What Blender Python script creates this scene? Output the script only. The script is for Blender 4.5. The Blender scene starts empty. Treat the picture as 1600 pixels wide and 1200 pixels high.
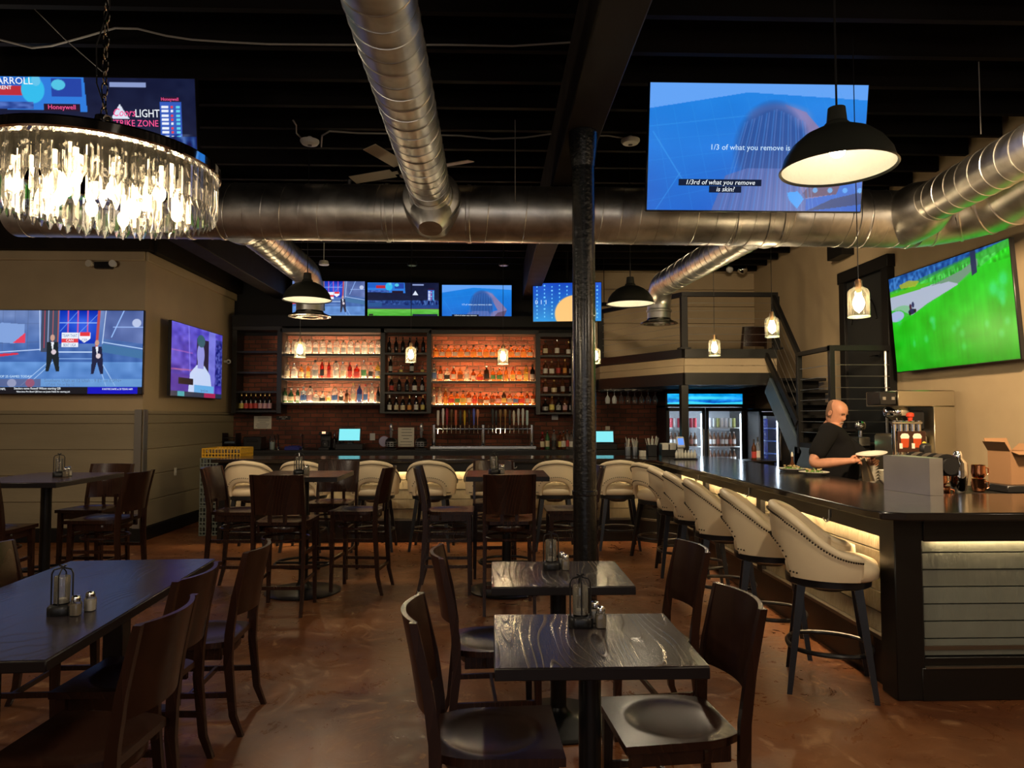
import bpy, bmesh, math, random
import numpy as np
from mathutils import Vector, Matrix
PI = math.pi
S = bpy.context.scene
COL = S.collection
random.seed(7)
# ---------------------------------------------------------------- camera
FPX, CAMH = 1110.0, 1.58
YAW, PITCH = math.atan(32/1110), math.atan(51/1110)
cam = bpy.data.cameras.new('camera'); cam_o = bpy.data.objects.new('camera', cam); COL.objects.link(cam_o)
cam.sensor_width = 36; cam.lens = 36*FPX/1600; cam.clip_start = .05; cam.clip_end = 60
cam_o.location = (0, 0, CAMH); cam_o.rotation_euler = (PI/2+PITCH, 0, -YAW)
S.camera = cam_o
# ---------------------------------------------------------------- world, exposure, lamps
S.view_settings.view_transform = 'Standard'; S.view_settings.look = 'None'
S.view_settings.exposure = 0.0; S.view_settings.gamma = 1; S.view_settings.use_curve_mapping = False
w = bpy.data.worlds.new('night'); S.world = w; w.use_nodes = True
w.node_tree.nodes['Background'].inputs[0].default_value = (1, .85, .68, 1)
w.node_tree.nodes['Background'].inputs[1].default_value = .03
S.cycles.use_denoising = True
S.cycles.max_bounces = 7; S.cycles.diffuse_bounces = 3; S.cycles.glossy_bounces = 4
S.cycles.transmission_bounces = 7; S.cycles.transparent_max_bounces = 16
S.cycles.sample_clamp_indirect = 4; S.cycles.caustics_reflective = False; S.cycles.caustics_refractive = False
WARM = (1, .72, .42)
def lamp(name, kind, loc, power, color=WARM, size=.1, rot=(0, 0, 0), **k):
    l = bpy.data.lights.new(name, kind); l.energy = power; l.color = color
    if kind == 'AREA':
        l.size = size
        if 'size_y' in k: l.shape = 'RECTANGLE'; l.size_y = k['size_y']
        if 'spread' in k: l.spread = k['spread']
    else: l.shadow_soft_size = size
    if kind == 'SPOT': l.spot_size = k.get('cone', 2.2); l.spot_blend = k.get('blend', .6)
    o = bpy.data.objects.new(name, l); COL.objects.link(o); o.location = loc; o.rotation_euler = rot
    return o
# unseen point lights and a cool front panel, added as ambient fill
for i, (x, y) in enumerate([(-4.6, 1.2), (-1.4, -1.5), (1.7, -1.2), (4.0, 1.2), (-4.4, 4.8)]):
    lamp('room_fill_light', 'POINT', (x, y, 2.9), 62, (1, .82, .60), .2)
lamp('front_fill_light', 'AREA', (-.5, -4.6, 2.0), 25, (.8, .86, 1), 5.0, (PI/2, 0, 0), size_y=2.0)  # cool fill panel added near the front wall, no window modelled
# unseen warm spots added to brighten the right, mezzanine and left walls
lamp('wall_fill_light', 'SPOT', (2.7, 3.3, 3.4), 1250, (1, .70, .40), .12, (math.radians(60), 0, math.radians(-42)), cone=1.5, blend=.8)
lamp('wall_fill_light', 'SPOT', (2.6, 6.9, 3.9), 190, (1, .74, .46), .12, (math.radians(72), 0, math.radians(-22)), cone=1.5, blend=.8)
lamp('wall_fill_light', 'SPOT', (-3.0, 6.0, 3.3), 120, (1, .72, .42), .12, (math.radians(60), 0, math.radians(25)), cone=1.7, blend=.9)
lamp('bar_down_spot', 'SPOT', (3.0, 7.9, 3.5), 28, (1, .8, .55), .1, (0, 0, 0), cone=2.0, blend=.7)  # spot pointing straight down behind the side bar, no fixture modelled

# ---------------------------------------------------------------- picture ray to place
_F = Vector((math.sin(YAW)*math.cos(PITCH), math.cos(YAW)*math.cos(PITCH), math.sin(PITCH)))
_R = Vector((math.cos(YAW), -math.sin(YAW), 0)); _U = _R.cross(_F)
def ray(px, py): return _F + _R*((px-800)/FPX) + _U*((600-py)/FPX)
def at(px, py, Y):
    d = ray(px, py); return Vector((0, 0, CAMH)) + d*(Y/d.y)
def atz(px, py, z):
    d = ray(px, py); return Vector((0, 0, CAMH)) + d*((z-CAMH)/d.z)
def atx(px, py, X):
    d = ray(px, py); return Vector((0, 0, CAMH)) + d*(X/d.x)
# ---------------------------------------------------------------- materials
def lin(c):
    if isinstance(c, str): c = tuple(int(c[i:i+2], 16)/255 for i in (0, 2, 4))
    else: return tuple(c)
    return tuple(v/12.92 if v <= .04045 else ((v+.055)/1.055)**2.4 for v in c)
_M = {}
def mat(name, color=(.5, .5, .5), rough=.5, metal=0, emit=None, es=0, trans=0, ior=1.45, coat=0, noise=0, nscale=8, bump=0, bscale=60, spec=.5, alpha=1, stretch=None):
    if name in _M: return _M[name]
    m = bpy.data.materials.new(name); m.use_nodes = True; nt = m.node_tree; N = nt.nodes; L = nt.links
    b = N['Principled BSDF']; c = lin(color)
    b.inputs['Base Color'].default_value = (*c, 1); b.inputs['Roughness'].default_value = rough
    b.inputs['Metallic'].default_value = metal; b.inputs['IOR'].default_value = ior
    b.inputs['Transmission Weight'].default_value = trans; b.inputs['Coat Weight'].default_value = coat
    b.inputs['Coat Roughness'].default_value = .15; b.inputs['Specular IOR Level'].default_value = spec
    b.inputs['Alpha'].default_value = alpha
    if emit is not None:
        b.inputs['Emission Color'].default_value = (*lin(emit), 1); b.inputs['Emission Strength'].default_value = es
    if noise or bump:
        tc = N.new('ShaderNodeTexCoord'); mp = N.new('ShaderNodeMapping'); L.new(tc.outputs['Object'], mp.inputs[0])
        if stretch: mp.inputs['Scale'].default_value = stretch
    if noise:
        n = N.new('ShaderNodeTexNoise'); n.inputs['Scale'].default_value = nscale; n.inputs['Detail'].default_value = 5
        L.new(mp.outputs[0], n.inputs['Vector'])
        r = N.new('ShaderNodeMapRange'); r.inputs['From Min'].default_value = .3; r.inputs['From Max'].default_value = .7
        r.inputs['To Min'].default_value = 1-noise; r.inputs['To Max'].default_value = 1+noise
        L.new(n.outputs['Fac'], r.inputs['Value'])
        mx = N.new('ShaderNodeVectorMath'); mx.operation = 'SCALE'; mx.inputs[0].default_value = c
        L.new(r.outputs[0], mx.inputs['Scale']); L.new(mx.outputs[0], b.inputs['Base Color'])
        r2 = N.new('ShaderNodeMapRange'); r2.inputs['To Min'].default_value = max(.02, rough*.75); r2.inputs['To Max'].default_value = min(1, rough*1.25)
        L.new(n.outputs['Fac'], r2.inputs['Value']); L.new(r2.outputs[0], b.inputs['Roughness'])
    if bump:
        n2 = N.new('ShaderNodeTexNoise'); n2.inputs['Scale'].default_value = bscale; n2.inputs['Detail'].default_value = 6
        L.new(mp.outputs[0], n2.inputs['Vector'])
        bp = N.new('ShaderNodeBump'); bp.inputs['Strength'].default_value = bump; bp.inputs['Distance'].default_value = .01
        L.new(n2.outputs['Fac'], bp.inputs['Height']); L.new(bp.outputs[0], b.inputs['Normal'])
    _M[name] = m; return m
def thin_glass(name, tint=(1, 1, 1), rough=.02, refl=1.0, haze=0, hcol=None):
    """window-like glass: transparent through, mirror by Fresnel"""
    if name in _M: return _M[name]
    m = bpy.data.materials.new(name); m.use_nodes = True; nt = m.node_tree; N = nt.nodes; L = nt.links
    N.remove(N['Principled BSDF']); out = N['Material Output']
    t = N.new('ShaderNodeBsdfTransparent'); t.inputs[0].default_value = (*tint, 1)
    g = N.new('ShaderNodeBsdfGlossy'); g.inputs['Roughness'].default_value = rough
    f = N.new('ShaderNodeFresnel'); f.inputs[0].default_value = 1.5
    ml = N.new('ShaderNodeMath'); ml.operation = 'MULTIPLY'; ml.inputs[1].default_value = refl; ml.use_clamp = True
    L.new(f.outputs[0], ml.inputs[0])
    mx = N.new('ShaderNodeMixShader'); L.new(ml.outputs[0], mx.inputs[0]); L.new(t.outputs[0], mx.inputs[1]); L.new(g.outputs[0], mx.inputs[2])
    last = mx
    if haze:
        tr = N.new('ShaderNodeBsdfTranslucent'); df = N.new('ShaderNodeBsdfDiffuse'); hc = (*(hcol or tint), 1); tr.inputs[0].default_value = hc; df.inputs[0].default_value = hc
        a1 = N.new('ShaderNodeMixShader'); a1.inputs[0].default_value = .35; L.new(tr.outputs[0], a1.inputs[1]); L.new(df.outputs[0], a1.inputs[2])
        a2 = N.new('ShaderNodeMixShader'); a2.inputs[0].default_value = haze; L.new(mx.outputs[0], a2.inputs[1]); L.new(a1.outputs[0], a2.inputs[2]); last = a2
    L.new(last.outputs[0], out.inputs[0]); _M[name] = m; return m
def emis(name, color, s):
    if name in _M: return _M[name]
    m = bpy.data.materials.new(name); m.use_nodes = True; nt = m.node_tree; N = nt.nodes
    N.remove(N['Principled BSDF']); e = N.new('ShaderNodeEmission'); e.inputs[0].default_value = (*lin(color), 1); e.inputs[1].default_value = s
    nt.links.new(e.outputs[0], N['Material Output'].inputs[0]); _M[name] = m; return m
def floor_mat():
    m = bpy.data.materials.new('stained_concrete'); m.use_nodes = True; nt = m.node_tree; N = nt.nodes; L = nt.links; b = N['Principled BSDF']
    tc = N.new('ShaderNodeTexCoord')
    n1 = N.new('ShaderNodeTexNoise'); n1.inputs['Scale'].default_value = .9; n1.inputs['Detail'].default_value = 9; n1.inputs['Distortion'].default_value = 1.2; n1.inputs['Roughness'].default_value = .62
    n2 = N.new('ShaderNodeTexNoise'); n2.inputs['Scale'].default_value = 3.1; n2.inputs['Detail'].default_value = 10; n2.inputs['Distortion'].default_value = 2.2; n2.inputs['Roughness'].default_value = .7
    n3 = N.new('ShaderNodeTexNoise'); n3.inputs['Scale'].default_value = 14; n3.inputs['Detail'].default_value = 8
    for n in (n1, n2, n3): L.new(tc.outputs['Object'], n.inputs['Vector'])
    r1 = N.new('ShaderNodeValToRGB'); e = r1.color_ramp.elements
    e[0].position = .3; e[0].color = (.075, .022, .008, 1); e[1].position = .70; e[1].color = (.26, .105, .038, 1)
    x = e.new(.5); x.color = (.155, .055, .018, 1)
    L.new(n1.outputs['Fac'], r1.inputs[0])
    r2 = N.new('ShaderNodeValToRGB'); e = r2.color_ramp.elements
    e[0].position = .56; e[0].color = (0, 0, 0, 1); e[1].position = .72; e[1].color = (1, 1, 1, 1)
    L.new(n2.outputs['Fac'], r2.inputs[0])
    mx = N.new('ShaderNodeMix'); mx.data_type = 'RGBA'; mx.inputs[7].default_value = (.42, .23, .11, 1)
    L.new(r2.outputs[0], mx.inputs[0]); L.new(r1.outputs[0], mx.inputs[6]); L.new(mx.outputs[2], b.inputs['Base Color'])
    rr = N.new('ShaderNodeMapRange'); rr.inputs['From Min'].default_value = .3; rr.inputs['From Max'].default_value = .7
    rr.inputs['To Min'].default_value = .20; rr.inputs['To Max'].default_value = .5
    L.new(n2.outputs['Fac'], rr.inputs['Value']); L.new(rr.outputs[0], b.inputs['Roughness'])
    bp = N.new('ShaderNodeBump'); bp.inputs['Strength'].default_value = .2; bp.inputs['Distance'].default_value = .01
    L.new(n2.outputs['Fac'], bp.inputs['Height']); L.new(bp.outputs[0], b.inputs['Normal'])
    return m
def brick_mat():
    m = bpy.data.materials.new('old_brick'); m.use_nodes = True; nt = m.node_tree; N = nt.nodes; L = nt.links; b = N['Principled BSDF']
    tc = N.new('ShaderNodeTexCoord'); mp = N.new('ShaderNodeMapping'); mp.inputs['Rotation'].default_value = (PI/2, 0, 0)
    nz = N.new('ShaderNodeTexNoise'); nz.inputs['Scale'].default_value = 9
    add = N.new('ShaderNodeVectorMath'); add.operation = 'MULTIPLY_ADD'; add.inputs[1].default_value = (.02, .02, .02)
    L.new(tc.outputs['Object'], nz.inputs['Vector']); L.new(nz.outputs['Color'], add.inputs[0]); L.new(tc.outputs['Object'], add.inputs[2])
    L.new(add.outputs[0], mp.inputs[0])
    br = N.new('ShaderNodeTexBrick'); L.new(mp.outputs[0], br.inputs['Vector'])
    br.inputs['Color1'].default_value = (.21, .062, .032, 1); br.inputs['Color2'].default_value = (.10, .032, .02, 1)
    br.inputs['Mortar'].default_value = (.06, .04, .028, 1); br.inputs['Scale'].default_value = 1
    br.inputs['Mortar Size'].default_value = .009; br.inputs['Brick Width'].default_value = .215; br.inputs['Row Height'].default_value = .075
    br.inputs['Bias'].default_value = -.1; br.inputs['Mortar Smooth'].default_value = .3
    n = N.new('ShaderNodeTexNoise'); n.inputs['Scale'].default_value = 2.2; n.inputs['Detail'].default_value = 7; L.new(tc.outputs['Object'], n.inputs['Vector'])
    mr = N.new('ShaderNodeMapRange'); mr.inputs['From Min'].default_value = .3; mr.inputs['From Max'].default_value = .7; mr.inputs['To Min'].default_value = .5; mr.inputs['To Max'].default_value = 1.5
    L.new(n.outputs['Fac'], mr.inputs['Value'])
    sc = N.new('ShaderNodeVectorMath'); sc.operation = 'SCALE'; L.new(br.outputs['Color'], sc.inputs[0]); L.new(mr.outputs[0], sc.inputs['Scale'])
    L.new(sc.outputs[0], b.inputs['Base Color']); b.inputs['Roughness'].default_value = .85
    n3 = N.new('ShaderNodeTexNoise'); n3.inputs['Scale'].default_value = 60; L.new(tc.outputs['Object'], n3.inputs['Vector'])
    ad = N.new('ShaderNodeMath'); ad.operation = 'MULTIPLY_ADD'; ad.inputs[1].default_value = -1.0; L.new(br.outputs['Fac'], ad.inputs[0]); L.new(n3.outputs['Fac'], ad.inputs[2])
    bp = N.new('ShaderNodeBump'); bp.inputs['Strength'].default_value = .8; bp.inputs['Distance'].default_value = .012
    L.new(ad.outputs[0], bp.inputs['Height']); L.new(bp.outputs[0], b.inputs['Normal'])
    return m
def grain_mat(name, dark, light, rough=.25, scale=3.0, bump=.25, axis=(1, .12, 1), off=0, line=.1):
    """stained oak: wavy cathedral grain, pores catch the light"""
    m = bpy.data.materials.new(name); m.use_nodes = True; nt = m.node_tree; N = nt.nodes; L = nt.links; b = N['Principled BSDF']
    tc = N.new('ShaderNodeTexCoord'); mp = N.new('ShaderNodeMapping'); mp.inputs['Scale'].default_value = axis; mp.inputs['Location'].default_value = (off, off*.7, 0)
    L.new(tc.outputs['Object'], mp.inputs[0])
    n = N.new('ShaderNodeTexNoise'); n.inputs['Scale'].default_value = scale; n.inputs['Detail'].default_value = 1.5; n.inputs['Roughness'].default_value = .4
    L.new(mp.outputs[0], n.inputs['Vector'])
    ml = N.new('ShaderNodeMath'); ml.operation = 'MULTIPLY'; ml.inputs[1].default_value = 34; L.new(n.outputs['Fac'], ml.inputs[0])
    fr = N.new('ShaderNodeMath'); fr.operation = 'FRACT'; L.new(ml.outputs[0], fr.inputs[0])
    rp = N.new('ShaderNodeValToRGB'); e = rp.color_ramp.elements
    e[0].position = 0; e[0].color = (1, 1, 1, 1); e[1].position = line*2; e[1].color = (0, 0, 0, 1)
    L.new(fr.outputs[0], rp.inputs[0])
    mx = N.new('ShaderNodeMix'); mx.data_type = 'RGBA'; mx.inputs[6].default_value = (*dark, 1); mx.inputs[7].default_value = (*light, 1)
    L.new(rp.outputs[0], mx.inputs[0]); L.new(mx.outputs[2], b.inputs['Base Color'])
    b.inputs['Roughness'].default_value = rough
    n4 = N.new('ShaderNodeTexNoise'); n4.inputs['Scale'].default_value = 180; mp2 = N.new('ShaderNodeMapping'); mp2.inputs['Scale'].default_value = (axis[0], axis[1]*.5, axis[2])
    L.new(tc.outputs['Object'], mp2.inputs[0]); L.new(mp2.outputs[0], n4.inputs['Vector'])
    ad = N.new('ShaderNodeMath'); ad.operation = 'MULTIPLY_ADD'; ad.inputs[1].default_value = .35; L.new(n4.outputs['Fac'], ad.inputs[0]); L.new(rp.outputs[0], ad.inputs[2])
    bp = N.new('ShaderNodeBump'); bp.inputs['Strength'].default_value = bump; bp.inputs['Distance'].default_value = .004
    L.new(ad.outputs[0], bp.inputs['Height']); L.new(bp.outputs[0], b.inputs['Normal'])
    _M[name] = m; return m
def duct_mat():
    m = bpy.data.materials.new('galvanised_duct'); m.use_nodes = True; nt = m.node_tree; N = nt.nodes; L = nt.links; b = N['Principled BSDF']
    tc = N.new('ShaderNodeTexCoord'); n = N.new('ShaderNodeTexNoise'); n.inputs['Scale'].default_value = 5; n.inputs['Detail'].default_value = 8; n.inputs['Distortion'].default_value = .6
    L.new(tc.outputs['Object'], n.inputs['Vector'])
    r = N.new('ShaderNodeValToRGB'); e = r.color_ramp.elements; e[0].position = .3; e[0].color = (.40, .40, .39, 1); e[1].position = .7; e[1].color = (.74, .73, .70, 1)
    L.new(n.outputs['Fac'], r.inputs[0]); L.new(r.outputs[0], b.inputs['Base Color']); b.inputs['Metallic'].default_value = 1
    rr = N.new('ShaderNodeMapRange'); rr.inputs['To Min'].default_value = .28; rr.inputs['To Max'].default_value = .48; L.new(n.outputs['Fac'], rr.inputs['Value']); L.new(rr.outputs[0], b.inputs['Roughness'])
    _M['duct'] = m; return m
M_FLOOR = floor_mat(); M_BRICK = brick_mat(); M_DUCT = duct_mat()
M_BEIGE = mat('beige_paint', (.43, .335, .21), .6, bump=.12, bscale=25, noise=.05, nscale=3)
M_OLIVE = mat('olive_boards', (.27, .23, .155), .55, bump=.2, bscale=40, noise=.1, nscale=4, stretch=(.15, .15, 1))
M_BLACKP = mat('black_paint', (.007, .0065, .0065), .5, spec=.3)
M_CEIL = mat('ceiling_black', (.003, .003, .003), .8, spec=.1, noise=.4, nscale=2)
M_JOIST = mat('joist_black', (.004, .003, .003), .8, spec=.15, noise=.5, nscale=3)
M_BEAM = mat('beam_brown', (.014, .010, .007), .7, spec=.2, noise=.3, nscale=3)
M_CHAIR = grain_mat('walnut_chair', (.022, .0078, .0045), (.030, .0110, .0065), .27, 2.2, .05, (1, 1, .15), line=.3)
M_TABLE = grain_mat('dark_oak_top', (.022, .016, .018), (.11, .092, .08), .2, 3.2, .4, (1, .17, 1), .37)
M_TABLE2 = grain_mat('espresso_top', (.020, .016, .020), (.028, .022, .026), .24, 2.6, .12, (1, .25, 1), 1.7)
M_TABLE3 = grain_mat('brown_top', (.045, .022, .016), (.06, .032, .024), .22, 2.6, .1, (1, .25, 1), 2.9)
M_EDGE = mat('table_edge_black', (.010, .008, .009), .35)
M_IRON = mat('black_iron', (.010, .010, .011), .32, .2)
M_COLUMN = mat('painted_cast_iron', (.006, .007, .008), .22, 0, coat=.5, bump=.5, bscale=45)
M_BARTOP = mat('polished_black_counter', (.018, .013, .011), .16, coat=.3, noise=.25, nscale=20)
M_BARWOOD = mat('black_bar_wood', (.007, .006, .0055), .38)
M_BRASS = mat('dark_metal_line', (.25, .22, .18), .35, .9)
M_RUST = mat('rustic_boards', (.38, .32, .21), .6, bump=1.0, bscale=30, noise=.12, nscale=5, stretch=(1, 1, .35))
M_RUSTG = mat('rustic_boards_grey', (.20, .215, .18), .5, bump=1.0, bscale=14, noise=.1, nscale=5, stretch=(1, 1, .35))
M_CREAM = mat('cream_leather', (.80, .66, .45), .34, bump=.06, bscale=180, noise=.03, nscale=6)
M_NAIL = mat('nail_bronze', (.05, .04, .03), .3, .8)
M_STOOLLEG = mat('black_stool_wood', (.012, .012, .014), .3)
M_STEEL = mat('brushed_steel', (.58, .56, .52), .25, 1, noise=.1, nscale=6, stretch=(1, 1, 12))
M_CHROME = mat('chrome', (.8, .8, .8), .07, 1)
M_ALU = mat('aluminium_trim', (.42, .42, .42), .35, .9)
M_GLASS = thin_glass('clear_glass', haze=.04, hcol=(.8, .8, .8))
M_SHADEGL = thin_glass('lamp_glass', (.98, .98, .96), .05, 1.2, haze=.018, hcol=(.9, .85, .7))
M_DOME = mat('dome_enamel', (.035, .037, .03), .38, .3)
M_DOMEIN = mat('dome_inner_white', (.75, .72, .60), .4, bump=.4, bscale=50)
M_PLASTIC = mat('black_plastic', (.012, .012, .013), .3)
M_WHITE = mat('white_plastic', (.7, .7, .68), .4)
M_PAPER = mat('paper_white', (.62, .58, .5), .7)
M_CERAM = mat('ceramic_white', (.78, .75, .66), .25)
M_WIRE = mat('grey_cable', (.25, .24, .22), .5)
M_LED = emis('warm_led', (1, .70, .36), 110)
M_LEDB = emis('warm_led_bar', (1, .72, .40), 16)
M_LEDW = emis('cool_led', (.75, .88, 1), 18)
M_BULB = emis('bulb_glow', (1, .76, .42), 190)
M_BLUEP = mat('blue_grey_steel', (.10, .14, .19), .4, .3)
# ---------------------------------------------------------------- mesh builder
class MB:
    def __init__(s): s.v = []; s.f = []; s.mi = []; s.mats = []; s.cur = 0; s.T = None
    def use(s, m):
        if m not in s.mats: s.mats.append(m)
        s.cur = s.mats.index(m); return s
    def add(s, vs, fs):
        o = len(s.v)
        if s.T is not None: vs = [s.T @ Vector(p) for p in vs]
        s.v.extend([tuple(p) for p in vs])
        for f in fs: s.f.append(tuple(i+o for i in f)); s.mi.append(s.cur)
        return s
    def box(s, c, d, b=0, R=None):
        hx, hy, hz = d[0]/2, d[1]/2, d[2]/2; c = Vector(c); vs = []; fs = []
        if b <= 0:
            for i in (-1, 1):
                for j in (-1, 1):
                    for k in (-1, 1): vs.append(Vector((i*hx, j*hy, k*hz)))
            fs = [(0, 1, 3, 2), (4, 6, 7, 5), (0, 4, 5, 1), (2, 3, 7, 6), (0, 2, 6, 4), (1, 5, 7, 3)]
        else:
            b = min(b, hx*.9, hy*.9, hz*.9); idx = {}
            for i in (-1, 1):
                for j in (-1, 1):
                    for k in (-1, 1):
                        idx[i, j, k, 0] = len(vs); vs.append(Vector((i*hx, j*(hy-b), k*(hz-b))))
                        idx[i, j, k, 1] = len(vs); vs.append(Vector((i*(hx-b), j*hy, k*(hz-b))))
                        idx[i, j, k, 2] = len(vs); vs.append(Vector((i*(hx-b), j*(hy-b), k*hz)))
                        fs.append((idx[i, j, k, 0], idx[i, j, k, 1], idx[i, j, k, 2]))
            q = [(-1, -1), (1, -1), (1, 1), (-1, 1)]
            for sgn in (-1, 1):
                fs.append([idx[sgn, a, c2, 0] for a, c2 in q]); fs.append([idx[a, sgn, c2, 1] for a, c2 in q]); fs.append([idx[a, c2, sgn, 2] for a, c2 in q])
            for a in (-1, 1):
                for c2 in (-1, 1):
                    fs.append((idx[-1, a, c2, 1], idx[1, a, c2, 1], idx[1, a, c2, 2], idx[-1, a, c2, 2]))
                    fs.append((idx[a, -1, c2, 0], idx[a, 1, c2, 0], idx[a, 1, c2, 2], idx[a, -1, c2, 2]))
                    fs.append((idx[a, c2, -1, 0], idx[a, c2, 1, 0], idx[a, c2, 1, 1], idx[a, c2, -1, 1]))
        if R is not None: vs = [R @ p for p in vs]
        return s.add([p+c for p in vs], fs)
    def span(s, a, b, bv=0):
        a = Vector(a); b = Vector(b); return s.box((a+b)/2, [abs(b[i]-a[i]) for i in range(3)], bv)
    def prism(s, poly, z0, z1):
        n = len(poly); vs = [(p[0], p[1], z0) for p in poly]+[(p[0], p[1], z1) for p in poly]
        return s.add(vs, [tuple(range(n))[::-1], tuple(range(n, 2*n))]+[(i, (i+1) % n, n+(i+1) % n, n+i) for i in range(n)])
    def loft(s, rings, caps=True, close=False):
        n = len(rings[0]); vs = [p for r in rings for p in r]; fs = []
        m = len(rings)
        for k in range(m if close else m-1):
            k2 = (k+1) % m
            for i in range(n): fs.append((k*n+i, k*n+(i+1) % n, k2*n+(i+1) % n, k2*n+i))
        if caps and not close: fs += [tuple(range(n))[::-1], tuple(range((m-1)*n, m*n))]
        return s.add(vs, fs)
    def tube(s, pts, r, n=8, caps=True, close=False, flat=1.0):
        pts = [Vector(p) for p in pts]; m = len(pts); rs = r if isinstance(r, (list, tuple)) else [r]*m
        T = []
        for i in range(m):
            if close: t = pts[(i+1) % m]-pts[i-1]
            else: t = pts[min(i+1, m-1)]-pts[max(i-1, 0)]
            T.append(t.normalized() if t.length > 1e-9 else Vector((0, 0, 1)))
        up = Vector((0, 0, 1)) if abs(T[0].z) < .9 else Vector((1, 0, 0))
        nn = (up-T[0]*up.dot(T[0])).normalized(); rings = []
        for i in range(m):
            nn = (nn-T[i]*nn.dot(T[i])).normalized(); bb = T[i].cross(nn)
            rings.append([pts[i]+(nn*math.cos(2*PI*k/n)+bb*math.sin(2*PI*k/n)*flat)*rs[i] for k in range(n)])
        return s.loft(rings, caps, close)
    def cyl(s, a, b, r, r2=None, n=16, caps=True): return s.tube([a, b], [r, r if r2 is None else r2], n, caps)
    def lathe(s, prof, n=24, o=(0, 0, 0), sq=0, caps=True, R=None, sx=1, sy=1):
        rings = []; o = Vector(o)
        for r, z in prof:
            ring = []
            for k in range(n):
                a = 2*PI*k/n; c, q = math.cos(a), math.sin(a); f = 1
                if sq: f = 1/((abs(c)**sq+abs(q)**sq)**(1/sq))
                p = Vector((r*f*c*sx, r*f*q*sy, z)); ring.append((R @ p if R is not None else p)+o)
            rings.append(ring)
        return s.loft(rings, caps)
    def ball(s, c, r, n=12, sc=(1, 1, 1)):
        prof = [(max(1e-4, math.sin(PI*i/(n//2+2))*r), -math.cos(PI*i/(n//2+2))*r) for i in range(n//2+3)]
        c = Vector(c); rings = [[Vector((p*math.cos(2*PI*k/n)*sc[0], p*math.sin(2*PI*k/n)*sc[1], z*sc[2]))+c for k in range(n)] for p, z in prof]
        return s.loft(rings)
    def taper(s, p0, s0, p1, s1):
        r = []
        for p, q in ((p0, s0), (p1, s1)):
            q = q if isinstance(q, tuple) else (q, q)
            r.append([Vector(p)+Vector((i*q[0]/2, j*q[1]/2, 0)) for i, j in ((-1, -1), (1, -1), (1, 1), (-1, 1))])
        return s.loft(r)
    def beam(s, a, b, w, h, up=(0, 0, 1)):
        a = Vector(a); b = Vector(b); t = (b-a).normalized(); up = Vector(up); x = t.cross(up).normalized(); u = x.cross(t)
        return s.loft([[p+x*i*w/2+u*j*h/2 for i, j in ((-1, -1), (1, -1), (1, 1), (-1, 1))] for p in (a, b)])
    def shell(s, fo, fi, nu, nv):
        vs = [fo(i/nu, j/nv) for i in range(nu+1) for j in range(nv+1)]; k = len(vs)
        vs += [fi(i/nu, j/nv) for i in range(nu+1) for j in range(nv+1)]; fs = []; q = lambda i, j: i*(nv+1)+j
        for i in range(nu):
            for j in range(nv):
                fs.append((q(i, j), q(i+1, j), q(i+1, j+1), q(i, j+1))); fs.append((k+q(i, j), k+q(i, j+1), k+q(i+1, j+1), k+q(i+1, j)))
        for i in range(nu):
            fs.append((q(i, 0), k+q(i, 0), k+q(i+1, 0), q(i+1, 0))); fs.append((q(i, nv), q(i+1, nv), k+q(i+1, nv), k+q(i, nv)))
        for j in range(nv):
            fs.append((q(0, j), q(0, j+1), k+q(0, j+1), k+q(0, j))); fs.append((q(nu, j), k+q(nu, j), k+q(nu, j+1), q(nu, j+1)))
        return s.add(vs, fs)
    def build(s, name, m=None, parent=None, smooth=True, ang=38, loc=None):
        me = bpy.data.meshes.new(name); me.from_pydata(s.v, [], s.f)
        bm = bmesh.new(); bm.from_mesh(me); bmesh.ops.recalc_face_normals(bm, faces=bm.faces); bm.to_mesh(me); bm.free()
        ms = s.mats if s.mats else [m]
        for x in ms: me.materials.append(x)
        if len(ms) > 1: me.polygons.foreach_set('material_index', s.mi)
        if smooth: me.shade_smooth(); me.set_sharp_from_angle(angle=math.radians(ang))
        o = bpy.data.objects.new(name, me); COL.objects.link(o)
        if parent is not None: o.parent = parent
        if loc is not None: o.location = loc
        return o
def tag(o, label=None, cat=None, group=None, kind=None):
    if label: o['label'] = label
    if cat: o['category'] = cat
    if group: o['group'] = group
    if kind: o['kind'] = kind
    return o
def thing(name, label, cat, loc=(0, 0, 0), rz=0, group=None):
    o = bpy.data.objects.new(name, None); COL.objects.link(o); o.empty_display_size = .1
    o.location = loc; o.rotation_euler = (0, 0, rz); return tag(o, label, cat, group)
def kids(o): return [c for c in ALLCH.get(o.name, [])] if False else list(o.children)
def dup(o, parent=None):
    c = o.copy(); COL.objects.link(c)
    if parent is not None: c.parent = parent
    for ch in list(o.children): dup(ch, c)
    return c
def place(proto, i, loc, rz, label, group=None):
    o = proto if i == 0 else dup(proto)
    o.location = loc; o.rotation_euler = (0, 0, rz); o['label'] = label
    if group: o['group'] = group
    return o
def struct(o): o['kind'] = 'structure'; return o
def text(name, s, size, m, parent, loc, rot=(PI/2, 0, 0), align='CENTER', ext=.0006, sx=1, shear=0):
    cu = bpy.data.curves.new('t', 'FONT'); cu.body = s; cu.size = size; cu.align_x = align; cu.align_y = 'CENTER'; cu.extrude = ext; cu.resolution_u = 2; cu.shear = shear
    to = bpy.data.objects.new('t', cu); COL.objects.link(to)
    me = bpy.data.meshes.new_from_object(to); bpy.data.objects.remove(to); me.name = name; me.materials.clear(); me.materials.append(m)
    o = bpy.data.objects.new(name, me); COL.objects.link(o); o.parent = parent; o.location = loc; o.rotation_euler = rot; o.scale = (sx, 1, 1)
    return o
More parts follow.
